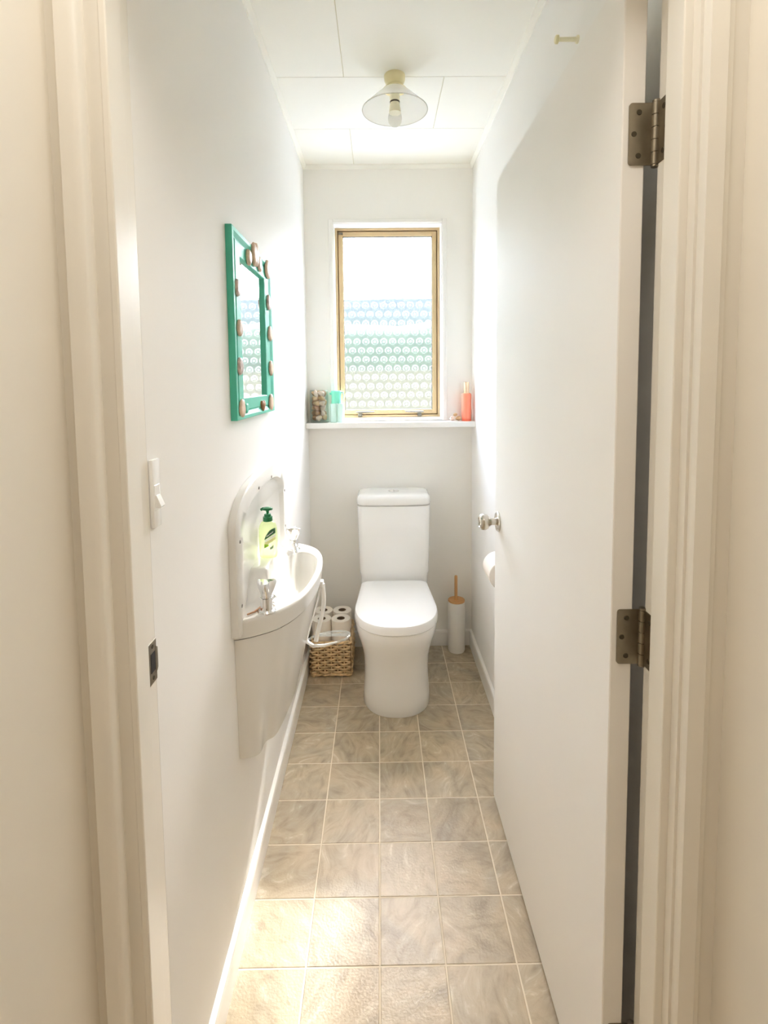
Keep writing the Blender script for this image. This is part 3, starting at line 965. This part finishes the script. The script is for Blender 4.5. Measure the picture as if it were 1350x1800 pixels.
def tap(loc, label, rot, sc=1.0):
    t = thing('tap', loc, label, 'tap', 'pair of chrome basin taps')
    x, y, z = loc
    MB().lathe(loc, [(0.0225, 0.0), (0.0225, 0.002), (0.0205, 0.0045), (0.0170, 0.0055)], 32).build('flange', M['chrome'], t, smooth=35)
    MB().lathe(loc, [(0.0160, 0.004), (0.0152, 0.010), (0.0150, 0.034), (0.0143, 0.0355)], 32).build('body', M['chrome'], t, smooth=35)
    hb = MB()
    n = 72
    rings = []
    for zz, core, fin in ((0.0365, 0.0140, 0.000), (0.039, 0.0142, 0.000), (0.046, 0.0135, 0.0040), (0.056, 0.0130, 0.0100), (0.066, 0.0130, 0.0140), (0.074, 0.0128, 0.0155), (0.0785, 0.0122, 0.0150), (0.0805, 0.0110, 0.0135)):
        rg = []
        for k in range(n):
            a = 2 * pi * k / n
            f = max(0.0, cos(1.5 * ((a - rot + pi) % (2 * pi / 3) - pi / 3)))
            r_ = core * 0.93 + fin * f ** 3.5
            rg.append((x + r_ * cos(a), y + r_ * sin(a), z + zz * 0.93 + 0.002))
        rings.append(rg)
    hb.loft(rings).build('handle', M['chrome'], t, smooth=35)
    dx, dy = (Vector((-0.235, 1.53)) - Vector((x, y))).normalized()
    pts = [(x + dx * q, y + dy * q, z + hgt) for q, hgt in ((0.010, 0.020), (0.026, 0.021), (0.040, 0.018), (0.049, 0.010), (0.051, 0.004))]
    MB().tube(pts, [0.0095, 0.009, 0.0085, 0.008, 0.0078], 14).build('spout', M['chrome'], t, smooth=50)
    return t


tap((-0.2870, 1.2740, RZ), 'chrome basin tap nearer the doorway, by the wooden stick', 0.6)
tap((-0.2965, 1.7520, RZ), 'chrome basin tap at the far end, beyond the soap bottle', -0.5)

stk = MB().tube([(-0.3290, 1.248, RZ + 0.0035), (-0.3150, 1.262, RZ + 0.0040), (-0.3010, 1.300, RZ + 0.0035)], [0.0022, 0.0026, 0.0030], 8).build('stick', M['wood_stick'], smooth=50)
tag(stk, 'thin brown wooden stick lying on the near end of the basin', 'stick')

# soap dispenser on the ledge
SX, SY, SZ = -0.3235, 1.462, RZ + 0.0755
SX = -0.3195
so = thing('soap_dispenser', (SX, SY, SZ), 'green liquid soap pump bottle standing on the basin ledge', 'soap bottle')


def oval(cx, cyy, rx, ry, z, n=40, p=2.6):
    out = []
    for k in range(n):
        a = 2 * pi * k / n
        c, s = cos(a), sin(a)
        out.append(Vector((cx + rx * abs(c) ** (2 / p) * (1 if c > 0 else -1), cyy + ry * abs(s) ** (2 / p) * (1 if s > 0 else -1), z)))
    return out


body = [(0.0, 0.0195, 0.012), (0.002, 0.0215, 0.0142), (0.010, 0.0225, 0.0155), (0.050, 0.0230, 0.0158), (0.072, 0.0225, 0.0155), (0.082, 0.0205, 0.0150), (0.089, 0.0165, 0.0135), (0.092, 0.0110, 0.0105), (0.0935, 0.0098, 0.0098)]
MB().loft([oval(SX, SY, rx, ry, SZ + z) for z, rx, ry in body]).build('bottle', M['soap'], so, smooth=40)
cap = MB().lathe((SX, SY, SZ + 0.0925), [(0.0118, 0), (0.0122, 0.001), (0.0118, 0.011), (0.0090, 0.0115), (0.0086, 0.0175), (0.0080, 0.018)], 28).build('collar', M['pump_green'], so, smooth=35)
hd_ = MB().lathe((SX, SY, SZ + 0.1105), [(0.0030, 0), (0.0032, 0.002), (0.0040, 0.007), (0.0060, 0.009), (0.0130, 0.0105), (0.0135, 0.0125), (0.0120, 0.0155), (0.0080, 0.0170)], 28, sx=1.0, sy=0.8)
hd_.tube([(SX + 0.004, SY, SZ + 0.1235), (SX - 0.012, SY - 0.001, SZ + 0.1235), (SX - 0.0165, SY - 0.001, SZ + 0.121)], [0.005, 0.0042, 0.0036], 10)
hd_.build('pump_head', M['pump_green'], so, smooth=40)
# printed label on the front of the bottle: curved bands following the oval
def band(u0, u1, lo, hi, mat, name, lift):
    """label patch over the front face (towards the doorway): u is x offset, lo/hi give z as functions of u"""
    b = MB()
    n = 14
    r0, r1 = [], []
    for k in range(n + 1):
        u = u0 + (u1 - u0) * k / n
        y = SY - 0.0157 * (max(0.0, 1 - abs(u / 0.0232) ** 2.6)) ** (1 / 2.6) - lift
        r0.append(Vector((SX + u, y, SZ + lo(u)))); r1.append(Vector((SX + u, y, SZ + hi(u))))
    b.loft([r0, r1], close=False, cap0=False, cap1=False)
    return b.build(name, mat, so)


cl = lambda a, lo, hi: max(lo, min(hi, a))
band(-0.0065, 0.0205, lambda u: 0.0475 + (u + 0.0065) * 0.62, lambda u: 0.0475 + (u + 0.0065) * 0.62 + 0.0005 + 0.0155 * sin(pi * cl((u + 0.0065) / 0.036, 0, 1)) ** 0.7, M['label_dark'], 'label_swoosh', 0.0004)
band(-0.0055, 0.0205, lambda u: 0.0405 + (u + 0.0065) * 0.60, lambda u: 0.0458 + (u + 0.0065) * 0.62, M['label_white'], 'label_line', 0.0004)
band(-0.0055, 0.0205, lambda u: 0.0330 + (u + 0.0065) * 0.55, lambda u: 0.0398 + (u + 0.0065) * 0.60, M['label_yellow'], 'label_band', 0.0004)
band(-0.0070, 0.0045, lambda u: 0.0265 + (u + 0.0070) * 0.5, lambda u: 0.0365, M['label_leaf'], 'label_leaf', 0.0006)
band(0.0075, 0.0155, lambda u: 0.0225 + (u - 0.0075) * 0.5, lambda u: 0.0285 + (u - 0.0075) * 0.7, M['label_grey'], 'label_mark', 0.0006)
wv = MB()
pts = []
for k in range(25):
    u = -0.001 + 0.0165 * k / 24
    y = SY - 0.0157 * (max(0.0, 1 - abs(u / 0.0232) ** 2.6)) ** (1 / 2.6) - 0.0009
    pts.append((SX + u, y, SZ + 0.0560 + (u + 0.001) * 0.72 + 0.0016 * sin(k * 1.9)))
wv.tube(pts, 0.0006, 5).build('label_script', M['label_white'], so)

so.scale = (1.12, 1.12, 1.12)

# towel ring hanging from the basin front
tr = thing('towel_ring', (-0.186, 1.60, 0.735), 'white towel ring with clear hoop hanging from the basin front', 'towel ring')
MB().box((-0.192, 1.588, 0.722), (-0.181, 1.612, 0.742), 0.002).build('bracket', M['plastic'], tr)
MB().tube(spline([(-0.184, 1.600, 0.732), (-0.1815, 1.600, 0.700), (-0.1815, 1.598, 0.665), (-0.190, 1.596, 0.620), (-0.2040, 1.594, 0.565), (-0.2070, 1.593, 0.549)], 5), 0.0068, 10).build('strap', M['plastic'], tr, smooth=50)
MB().tube(spline([(-0.188, 1.600, 0.730), (-0.203, 1.606, 0.668), (-0.2230, 1.606, 0.600), (-0.2350, 1.602, 0.556), (-0.2340, 1.594, 0.548)], 5), 0.0024, 8).build('strap', M['plastic'], tr, smooth=50)
hoop = []
hc = Vector((-0.170, 1.622, 0.548))
for k in range(40):
    a = 2 * pi * k / 40
    hoop.append(hc + Vector((0.068 * cos(a), 0.040 * sin(a), 0.010 * cos(a) - 0.004)))
MB().tube(hoop, 0.0032, 10, closed=True).build('hoop', M['clear_plastic'], tr, smooth=60)
MB().tube([hc + Vector((-0.066, -0.010, -0.012)), hc + Vector((-0.045, -0.034, -0.012)), hc + Vector((-0.01, -0.042, -0.007)), hc + Vector((0.03, -0.036, 0.0))], [0.0056, 0.0054, 0.0044, 0.0030], 10).build('hoop_sleeve', M['plastic'], tr, smooth=50)
MB().tube([hc + Vector((-0.03, 0.012, 0.0)), hc + Vector((0.066, 0.0, 0.006))], 0.0048, 10).build('roller', M['clear_plastic'], tr, smooth=50)

# ------------------------------------------------------------------ mirror on the left wall
MY0, MY1, MZ0, MZ1 = 1.254, 1.700, 1.271, 1.732
mir = thing('mirror', (XL, (MY0 + MY1) / 2, MZ0), 'teal framed mirror studded with brown shells on the left wall', 'mirror')
iy0, iy1, iz0, iz1 = 1.331, 1.601, 1.326, 1.670


def rect_loop(y0, y1, z0, z1, x):
    return [Vector((x, y0, z0)), Vector((x, y1, z0)), Vector((x, y1, z1)), Vector((x, y0, z1))]


def lerp_rect(t, x):
    return rect_loop(MY0 + (iy0 - MY0) * t, MY1 + (iy1 - MY1) * t, MZ0 + (iz0 - MZ0) * t, MZ1 + (iz1 - MZ1) * t, x)


xf = XL + 0.0165
prof = [(0.0, XL + 0.0005), (0.0, xf - 0.001), (0.015, xf), (0.16, xf), (0.20, xf - 0.001), (0.34, xf - 0.0045), (0.38, xf - 0.004), (0.42, xf - 0.0025), (0.93, xf - 0.0025), (0.97, xf - 0.004), (1.0, xf - 0.012)]
MB().loft([lerp_rect(t, x) for t, x in prof], cap0=True, cap1=False).build('frame', M['teal'], mir)
MB().box((XL + 0.001, iy0 - 0.003, iz0 - 0.003), (XL + 0.0052, iy1 + 0.003, iz1 + 0.003)).build('mirror_glass', M['mirror'], mir)


def disc_shell(y, z, ry, rz, mat, thick=0.008, tilt=0.0, x=None):
    x = x if x is not None else xf - 0.003
    rings = []
    for t, h in ((0.86, 0.0), (1.0, 0.3), (0.94, 0.75), (0.66, 1.0), (0.3, 0.92)):
        rg = []
        for k in range(20):
            a = 2 * pi * k / 20
            w = 1 + 0.05 * sin(3 * a + y * 90) + 0.03 * sin(5 * a + z * 70)
            py, pz = ry * t * w * cos(a), rz * t * w * sin(a)
            py, pz = py * cos(tilt) - pz * sin(tilt), py * sin(tilt) + pz * cos(tilt)
            rg.append(Vector((x + thick * h, y + py, z + pz)))
        rings.append(rg)
    return MB().loft(rings).build('shell', mat, mir, smooth=60)


sp = [(1.405, 1.690, 0.021, 0.021, 'shell', 0.012, 0.3), (1.462, 1.712, 0.020, 0.032, 'shell', 0.013, 0.1), (1.487, 1.714, 0.018, 0.034, 'shell', 0.013, -0.1), (1.533, 1.700, 0.022, 0.022, 'shell', 0.010, 0.6),
      (1.638, 1.706, 0.030, 0.028, 'shell', 0.011, -0.2), (1.287, 1.590, 0.020, 0.021, 'shell_dark', 0.010, 0.2), (1.296, 1.495, 0.020, 0.021, 'shell', 0.010, 0.1),
      (1.290, 1.402, 0.021, 0.022, 'shell_dark', 0.010, 0.2), (1.297, 1.299, 0.023, 0.023, 'shell', 0.010, 0.0), (1.645, 1.607, 0.022, 0.024, 'shell_dark', 0.010, 0.1),
      (1.655, 1.513, 0.025, 0.024, 'shell', 0.010, 0.2), (1.655, 1.406, 0.022, 0.024, 'shell', 0.010, 0.1), (1.645, 1.300, 0.025, 0.026, 'shell', 0.010, -0.1)]
for y, z, ry, rz, mt, th, tl in sp:
    disc_shell(y, z, ry, rz, M[mt], th * 0.85, tl)
hs = MB()      # the heart-shaped shell on the lower rail
pts = []
for k in range(28):
    a = 2 * pi * k / 28
    hx = 16 * sin(a) ** 3
    hz = 13 * cos(a) - 5 * cos(2 * a) - 2 * cos(3 * a) - cos(4 * a)
    pts.append((1.530 + hx * 0.00125, 1.297 + hz * 0.00105))
hs.loft([[Vector((xf - 0.003, y, z)) for y, z in pts], [Vector((xf + 0.003, y, z)) for y, z in pts], [Vector((xf + 0.006, 1.530 + (y - 1.530) * 0.6, 1.297 + (z - 1.297) * 0.6)) for y, z in pts]])
hs.build('heart_shell', M['shell_brown'], mir, smooth=60)['label'] = 'heart-shaped brown shell'
disc_shell(1.345, 1.297, 0.016, 0.013, M['teal'], 0.006, 0.2)

# ------------------------------------------------------------------ light switch on the left wall
sw = thing('light_switch', (XL, 0.818, 1.19), 'narrow white light switch on the left wall by the door jamb', 'light switch')
MB().box((XL + 0.0002, 0.7985, 1.1385), (XL + 0.0072, 0.8255, 1.2460), 0.0022, 2).build('plate', M['plastic'], sw, smooth=40)
rk = MB()
rk.prism([(XL + 0.006, 0.803, 1.172), (XL + 0.006, 0.803, 1.190), (XL + 0.0095, 0.803, 1.190), (XL + 0.0165, 0.803, 1.173), (XL + 0.0140, 0.803, 1.170)], (0, 0.014, 0))
rk.build('rocker', M['plastic'], sw)
MB().box((XL + 0.0065, 0.801, 1.166), (XL + 0.0078, 0.8195, 1.206), 0.0005).build('rocker_surround', M['plastic'], sw)

# ------------------------------------------------------------------ ceiling light
LX, LY = 0.0645, 1.868
cl_ = thing('ceiling_light', (LX, LY, H), 'ceiling light with cream holder, thin glass cone shade and unlit bulb', 'light')
LC = (LX, LY, H)
MB().lathe(LC, [(0.0355, 0.0), (0.0360, -0.002), (0.0352, -0.016), (0.0315, -0.025), (0.0275, -0.031), (0.0265, -0.034)], 40).build('base', M['cream_plastic'], cl_, smooth=40)
MB().lathe(LC, [(0.0262, -0.033), (0.0310, -0.038), (0.0410, -0.0465), (0.0405, -0.0480), (0.0280, -0.0420), (0.0180, -0.040)], 40).build('shade_ring', M['cream_plastic'], cl_, smooth=40)
MB().lathe(LC, [(0.0400, -0.0470), (0.0640, -0.0690), (0.0900, -0.0930), (0.1110, -0.1130), (0.1120, -0.1150), (0.1105, -0.1150), (0.0890, -0.0950), (0.0630, -0.0712), (0.0390, -0.0490)], 64, cap0=False, cap1=False).build('shade', M['glass'], cl_, smooth=40)
MB().tube([(LX + 0.1115 * cos(2 * pi * k / 64), LY + 0.1115 * sin(2 * pi * k / 64), H - 0.1145) for k in range(64)], 0.0016, 8, closed=True).build('shade_rim', M['rim_glass'], cl_, smooth=60)
MB().lathe(LC, [(0.0168, -0.040), (0.0168, -0.083), (0.0158, -0.085)], 28).build('lampholder', M['cream_plastic_pale'], cl_, smooth=40)
MB().lathe(LC, [(0.0150, -0.085), (0.0170, -0.0855), (0.0170, -0.0895), (0.0150, -0.090)], 28).build('holder_ring', M['dark'], cl_, smooth=40)
bl = MB().lathe(LC, [(0.0155, -0.090), (0.0172, -0.098), (0.0195, -0.115), (0.0205, -0.123)], 28).build('bulb', M['cream_plastic_pale'], cl_, smooth=40)
MB().lathe(LC, [(0.0203, -0.1235), (0.0232, -0.133), (0.0242, -0.143), (0.0228, -0.153), (0.0185, -0.161), (0.0105, -0.166), (0.003, -0.167)], 28, cap0=False).build('bulb_glass', M['bulb_glass'], bl, smooth=60)

# ------------------------------------------------------------------ peg on the right wall
pg = thing('wall_peg', (XR, 1.255, 2.137), 'short cream plastic peg high on the right wall by the door top', 'peg')
MB().lathe((XR, 1.255, 2.137), [(0.0085, 0.0), (0.0085, 0.004), (0.0050, 0.006), (0.0046, 0.046)], 16, (-1, 0, 0)).build('stem', M['cream_plastic_pale'], pg, smooth=40)
MB().lathe((XR, 1.255, 2.137), [(0.0046, 0.044), (0.0092, 0.046), (0.0092, 0.051), (0.0070, 0.053)], 16, (-1, 0, 0)).build('cap', M['cream_plastic'], pg, smooth=40)

# ------------------------------------------------------------------ toilet brush
BX, BYY, BR = 0.3768, 2.5545, 0.0425
br = thing('toilet_brush', (BX, BYY, 0), 'white cylindrical toilet brush holder with bamboo lid in the right corner', 'toilet brush')
MB().lathe((BX, BYY, 0), [(0.0405, 0.0), (0.0405, 0.006), (BR, 0.0065), (BR, 0.252), (BR - 0.001, 0.2545), (0.039, 0.2545)], 40).build('holder', M['brush_body'], br, smooth=35)
MB().lathe((BX, BYY, 0.2550), [(0.0405, 0), (0.0415, 0.001), (0.0415, 0.008), (0.0405, 0.009)], 40).build('lid', M['wood'], br, smooth=35)
MB().lathe((BX - 0.003, BYY - 0.004, 0.262), [(0.0085, 0), (0.0080, 0.01), (0.0078, 0.122), (0.0060, 0.126)], 18).build('handle', M['wood'], br, smooth=40)

# ------------------------------------------------------------------ wicker basket and toilet rolls
KX0, KX1, KY0, KY1, KH = -0.3240, -0.1450, 2.330, 2.552, 0.163
bk = thing('wicker_basket', ((KX0 + KX1) / 2, (KY0 + KY1) / 2, 0), 'square tan wicker basket beside the toilet on the floor', 'basket')


def weave_side(p, q, nrm, stakes, rows):
    """stakes and weavers of one side wall between corners p and q"""
    p, q, nrm = Vector(p), Vector(q), Vector(nrm)
    d = q - p
    w = MB()
    s = MB()
    for i in range(stakes + 1):
        c = p + d * (i / stakes)
        s.tube([c + Vector((0, 0, 0.006)), c + Vector((0, 0, KH - 0.004))], 0.0034, 6)
    rh = (KH - 0.030) / rows
    for j in range(rows):
        z = 0.018 + rh * (j + 0.5)
        pts = []
        n = stakes * 4
        for k in range(n + 1):
            ph = pi * (k / 4 + j)
            pts.append(p + d * (k / n) + nrm * (0.0056 * sin(ph + pi / 2)) + Vector((0, 0, z + random.uniform(-0.0007, 0.0007))))
        w.tube(pts, rh * 0.45, 6)
    so_ = s.build('stakes', M['wicker'], bk, smooth=60); so_['kind'] = 'stuff'
    wo = w.build('woven_side', M['wicker'], bk, smooth=60); wo['kind'] = 'stuff'


cs = [(KX0, KY0, 0), (KX1, KY0, 0), (KX1, KY1, 0), (KX0, KY1, 0)]
ns = [(0, -1, 0), (1, 0, 0), (0, 1, 0), (-1, 0, 0)]
for i in range(4):
    weave_side(cs[i], cs[(i + 1) % 4], ns[i], 6, 11)


def braid(z, r, amp, name):
    b = MB()
    for ph in (0, pi):
        pts = []
        n = 120
        per = [Vector(c) for c in cs]
        for k in range(n):
            t = k / n * 4
            i = int(t) % 4
            c = per[i].lerp(per[(i + 1) % 4], t - int(t))
            nr = Vector(ns[i])
            a = k * 2 * pi / 12 + ph
            pts.append(c + nr * (amp * cos(a)) + Vector((0, 0, z + amp * sin(a))))
        b.tube(pts, r, 6, closed=True)
    return b.build(name, M['wicker'], bk, smooth=60)


braid(KH, 0.0048, 0.0038, 'rim')
braid(0.011, 0.0046, 0.0034, 'foot_braid')
MB().box((KX0 + 0.002, KY0 + 0.002, 0.004), (KX1 - 0.002, KY1 - 0.002, 0.012)).build('base', M['wicker'], bk)
for i in (0, 1, 2, 3):
    c = cs[i]
    MB().lathe((c[0] + (0.006 if i in (0, 3) else -0.006), c[1] + (0.006 if i < 2 else -0.006), 0), [(0.0075, 0), (0.0078, 0.002), (0.0078, 0.018), (0.006, 0.02)], 12).build('foot', M['wicker'], bk, smooth=40)


def roll(x, y, z, label, group, r_=0.0445, h=0.112, first=[None]):
    if first[0] is None:
        t = thing('toilet_roll', (x, y, z), label, 'toilet roll', group)
        MB().lathe((x, y, z), [(0.0195, 0.001), (r_ - 0.0015, 0.0), (r_, 0.0015), (r_, h - 0.0015), (r_ - 0.0015, h), (0.0195, h - 0.0005), (0.0185, h - 0.002), (0.0185, 0.002), (0.0195, 0.001)], 40, cap0=False, cap1=False).build('tissue', M['paper'], t, smooth=40)
        MB().lathe((x, y, z), [(0.0184, 0.001), (0.0184, h - 0.0012), (0.0172, h - 0.0012), (0.0172, 0.001), (0.0184, 0.001)], 28, cap0=False, cap1=False).build('card_tube', M['card'], t, smooth=40)
        first[0] = t
        return t
    c = copy_tree(first[0])
    c.location = (x, y, z); c['label'] = label; c['category'] = 'toilet roll'
    if group:
        c['group'] = group
    elif 'group' in c:
        del c['group']
    return c


GR = 'toilet rolls stored in the basket'
zt = 0.1415
xs_ = (-0.2815, -0.1915)
yb_ = (2.388, 2.4785)
names_ = {(1, 0): 'front toilet roll on the right, beside the toilet pan', (1, 1): 'rear toilet roll on the right, nearest the back wall',
          (0, 0): 'front toilet roll on the left, behind the towel ring', (0, 1): 'rear toilet roll on the left, in the corner by the wall'}
for i in (1, 0):
    for j in (0, 1):
        roll(xs_[i], yb_[j], zt, names_[(i, j)], GR)
MB().box((KX0 + 0.011, KY0 + 0.011, 0.0125), (KX1 - 0.011, KY1 - 0.011, zt - 0.0004)).build('inner_tray', M['wicker_dark'], bk)

# roll holder on the right wall behind the door
hx, hy, hz = 0.4110, 1.757, 0.708
rh_ = thing('roll_holder', (XR, hy + 0.06, hz), 'chrome toilet roll holder on the right wall, half hidden by door', 'roll holder')
MB().lathe((XR, hy + 0.075, hz), [(0.016, 0), (0.016, 0.003), (0.013, 0.005)], 20, (-1, 0, 0)).build('plate', M['chrome'], rh_, smooth=40)
MB().tube(spline([(XR - 0.003, hy + 0.075, hz), (hx + 0.012, hy + 0.075, hz), (hx, hy + 0.066, hz), (hx, hy, hz), (hx, hy - 0.068, hz)], 4), 0.005, 10).build('arm', M['chrome'], rh_, smooth=60)
hr = thing('toilet_roll', (hx, hy, hz), 'white toilet roll hanging on the right wall beside the open door', 'toilet roll')
MB().lathe((hx, hy, hz - 0.0), [(0.019, -0.054), (0.0485, -0.055), (0.050, -0.0535), (0.050, 0.0535), (0.0485, 0.055), (0.019, 0.054), (0.018, 0.053), (0.018, -0.053), (0.019, -0.054)], 40, (0, 1, 0), cap0=False, cap1=False).build('tissue', M['paper'], hr, smooth=40)
MB().lathe((hx, hy, hz), [(0.0179, -0.053), (0.0179, 0.053), (0.0168, 0.053), (0.0168, -0.053), (0.0179, -0.053)], 28, (0, 1, 0), cap0=False, cap1=False).build('card_tube', M['card'], hr, smooth=40)

# ------------------------------------------------------------------ things on the sill shelf
JX, JY, JR, JH = -0.2935, 2.5650, 0.0455, 0.158
jar = thing('glass_jar', (JX, JY, SHZ), 'clear glass jar filled with shells at the left end of the sill', 'jar')
MB().lathe((JX, JY, SHZ), [(0.041, 0.0), (JR - 0.001, 0.002), (JR, 0.006), (JR, JH - 0.004), (JR - 0.0005, JH - 0.001), (JR - 0.0015, JH), (JR - 0.003, JH - 0.001), (JR - 0.003, 0.010), (0.036, 0.008)], 48).build('vessel', M['jar_glass'], jar, smooth=40)
rng = random.Random(11)
placed = []
cnt = 0
kinds = [M['shell_pale'], M['shell_tan'], M['shell_brown'], M['shell_pale'], M['shell_tan'], M['shell_brown']]
shell_meshes = []
for q in range(6):
    bm = bmesh.new()
    bmesh.ops.create_icosphere(bm, subdivisions=3, radius=1.0)
    ax = [rng.uniform(0.8, 1.0), rng.uniform(0.62, 0.85), rng.uniform(0.5, 0.72)]
    for v in bm.verts:
        w = 1 + 0.10 * sin(3.1 * v.co.x + q) + 0.09 * cos(4.3 * v.co.y + 2 * q) + 0.07 * sin(5.0 * v.co.z - q)
        rid = 0.025 * sin(18 * math.atan2(v.co.y, v.co.x + 0.4))
        v.co = Vector((v.co.x * ax[0], v.co.y * ax[1], v.co.z * ax[2])) * (w + rid)
    me = bpy.data.meshes.new('jar_shell')
    bm.to_mesh(me); bm.free()
    me.materials.append(kinds[q])
    me.polygons.foreach_set('use_smooth', [True] * len(me.polygons))
    shell_meshes.append(me)
spots = []
layer_z = 0.0245
for layer in range(6):
    n = 5 if layer % 2 else 4
    for k in range(n):
        a = 2 * pi * k / n + layer * 0.55
        rr = 0.0222 + rng.uniform(-0.0015, 0.0015)
        spots.append((rr * cos(a), rr * sin(a), layer_z, rng.uniform(0.0185, 0.0200)))
    layer_z += 0.0232
for sx_, sy_, sz_, rad in spots:
    kq = rng.randrange(6)
    o = bpy.data.objects.new('jar_shell', shell_meshes[kq])
    C.objects.link(o)
    o.location = (JX + sx_, JY + sy_, SHZ + sz_)
    o.rotation_euler = (rng.uniform(0, 6.28), rng.uniform(0, 6.28), rng.uniform(0, 6.28))
    o.scale = (rad, rad, rad)
    cn = ('pale pink', 'tan', 'brown')[kq % 3]
    tag(o, cn + ' shell packed inside the clear glass jar', 'shell', cn + ' shells in the glass jar')

# mint bottle with a teal spray head
bx, by = -0.2055, 2.560
mb_ = thing('mint_bottle', (bx, by, SHZ), 'pale mint bottle with teal spray top beside the jar of shells', 'bottle')
for sgn in (-1, 1):
    MB().loft([oval(bx + sgn * 0.0170, by, rx, ry, SHZ + z, 28, 3.2) for z, rx, ry in ((0.0, 0.0150, 0.020), (0.002, 0.0164, 0.0220), (0.086, 0.0164, 0.0220), (0.092, 0.0150, 0.0205))]).build('tank', M['mint_pale'], mb_, smooth=40)
MB().loft([oval(bx - 0.004, by, rx, ry, SHZ + z, 32, 3.0) for z, rx, ry in ((0.0925, 0.024, 0.019), (0.094, 0.0250, 0.0200), (0.110, 0.0230, 0.0185), (0.130, 0.0225, 0.0180), (0.141, 0.0245, 0.0190), (0.151, 0.0255, 0.0195), (0.154, 0.0235, 0.0180))]).build('spray_head', M['mint'], mb_, smooth=40)
MB().box((bx - 0.036, by - 0.008, SHZ + 0.134), (bx - 0.022, by + 0.008, SHZ + 0.146), 0.003, 2).build('nozzle', M['mint'], mb_)
MB().loft([[Vector((bx + 0.016 + 0.0, by - 0.006, SHZ + 0.150)), Vector((bx + 0.016, by + 0.006, SHZ + 0.150)), Vector((bx + 0.016, by + 0.006, SHZ + 0.142)), Vector((bx + 0.016, by - 0.006, SHZ + 0.142))],
           [Vector((bx + 0.034, by - 0.006, SHZ + 0.148)), Vector((bx + 0.034, by + 0.006, SHZ + 0.148)), Vector((bx + 0.030, by + 0.006, SHZ + 0.138)), Vector((bx + 0.030, by - 0.006, SHZ + 0.138))],
           [Vector((bx + 0.034, by - 0.005, SHZ + 0.110)), Vector((bx + 0.034, by + 0.005, SHZ + 0.110)), Vector((bx + 0.029, by + 0.005, SHZ + 0.110)), Vector((bx + 0.029, by - 0.005, SHZ + 0.110))]]).build('trigger', M['mint_pale'], mb_)

# coral bottle
cx_, cy_ = 0.4265, 2.560
cb = thing('coral_bottle', (cx_, cy_, SHZ), 'coral pink bottle with rose gold cap at the right end of the sill', 'bottle')
MB().lathe((cx_, cy_, SHZ), [(0.0215, 0.0), (0.0235, 0.002), (0.0235, 0.012)], 36, mi=0).build('base', M['coral_dark'], cb, smooth=40)
MB().lathe((cx_, cy_, SHZ), [(0.0235, 0.0122), (0.0238, 0.020), (0.0238, 0.128), (0.0225, 0.133), (0.0180, 0.1355)], 36).build('body', M['coral'], cb, smooth=40)
MB().lathe((cx_, cy_, SHZ), [(0.0160, 0.1355), (0.0160, 0.139), (0.0133, 0.1395), (0.0133, 0.187), (0.0120, 0.190)], 32).build('cap', M['rose_gold'], cb, smooth=40)
for k, (sx_, sz_, rr, mt, lb) in enumerate(((0.3560, 0.0140, 0.0165, 'shell_pale', 'pale shell at the left of the little pile by the coral bottle'), (0.3850, 0.0145, 0.0160, 'shell_tan', 'tan shell leaning beside the coral bottle on the sill'), (0.3710, 0.0330, 0.0115, 'shell_tan', 'small tan shell resting on top of two shells by the coral bottle'))):
    me = shell_meshes[(k + 3) % 6].copy()
    me.materials.clear(); me.materials.append(M[mt])
    o = bpy.data.objects.new('shell', me)
    C.objects.link(o)
    o.location = (sx_, 2.552, SHZ + sz_ - 0.0018); o.scale = (rr, rr, rr * 1.1)
    o.rotation_euler = (0.2 * k, 0.3, 1.0 + k)
    tag(o, lb, 'shell', 'loose shells on the sill')

# ------------------------------------------------------------------ outside the window
tag(MB().box((-12, YO, -0.6), (12, 6.9, -0.53)).build('trim_11', M['bounce_ground']), 'added pale ground outside that bounces light in through the window', 'light reflector', kind=st)  # unseen surface added to bounce sunlight up to the ceiling
tag(MB().box((-30, 6.9, -0.62), (30, 60, -0.55)).build('trim_8', M['lawn']), 'pale lawn outside beyond the frosted window', 'lawn', kind=st)
gw = MB().box((-9, 7.0, -0.55), (9, 7.2, 1.50), 0.01).build('garden_wall', M['garden_wall'])
tag(gw, 'cream garden wall blurred low through the frosted window', 'wall')
hg = MB()
n = 60
rings = []
for i in range(n + 1):
    x = -10 + 20 * i / n
    rg = []
    for k in range(18):
        a = 2 * pi * k / 18
        rr = 1 + 0.022 * sin(x * 2.1 + 3 * a) + 0.02 * sin(x * 4.7 - 2 * a)
        rg.append(Vector((x, 9.2 + 0.8 * rr * cos(a), 0.85 + 1.50 * rr * sin(a))))
    rings.append(rg)
hg.loft(rings)
tag(hg.build('hedge', M['hedge'], smooth=60), 'green hedge blurred through the middle of the frosted window', 'hedge')
hl = MB()
rings = []
for i in range(61):
    x = -60 + 2 * i
    hz_ = 9.0 + 0.10 * sin(x * 0.08) + 0.06 * sin(x * 0.9)
    rings.append([Vector((x, 46, -0.6)), Vector((x, 48, hz_ * 0.7)), Vector((x, 50, hz_)), Vector((x, 56, -0.6))])
hl.loft(rings)
tag(hl.build('trim_9', M['hill'], smooth=60), 'blue grey hill far beyond the frosted window', 'hill', kind=st)
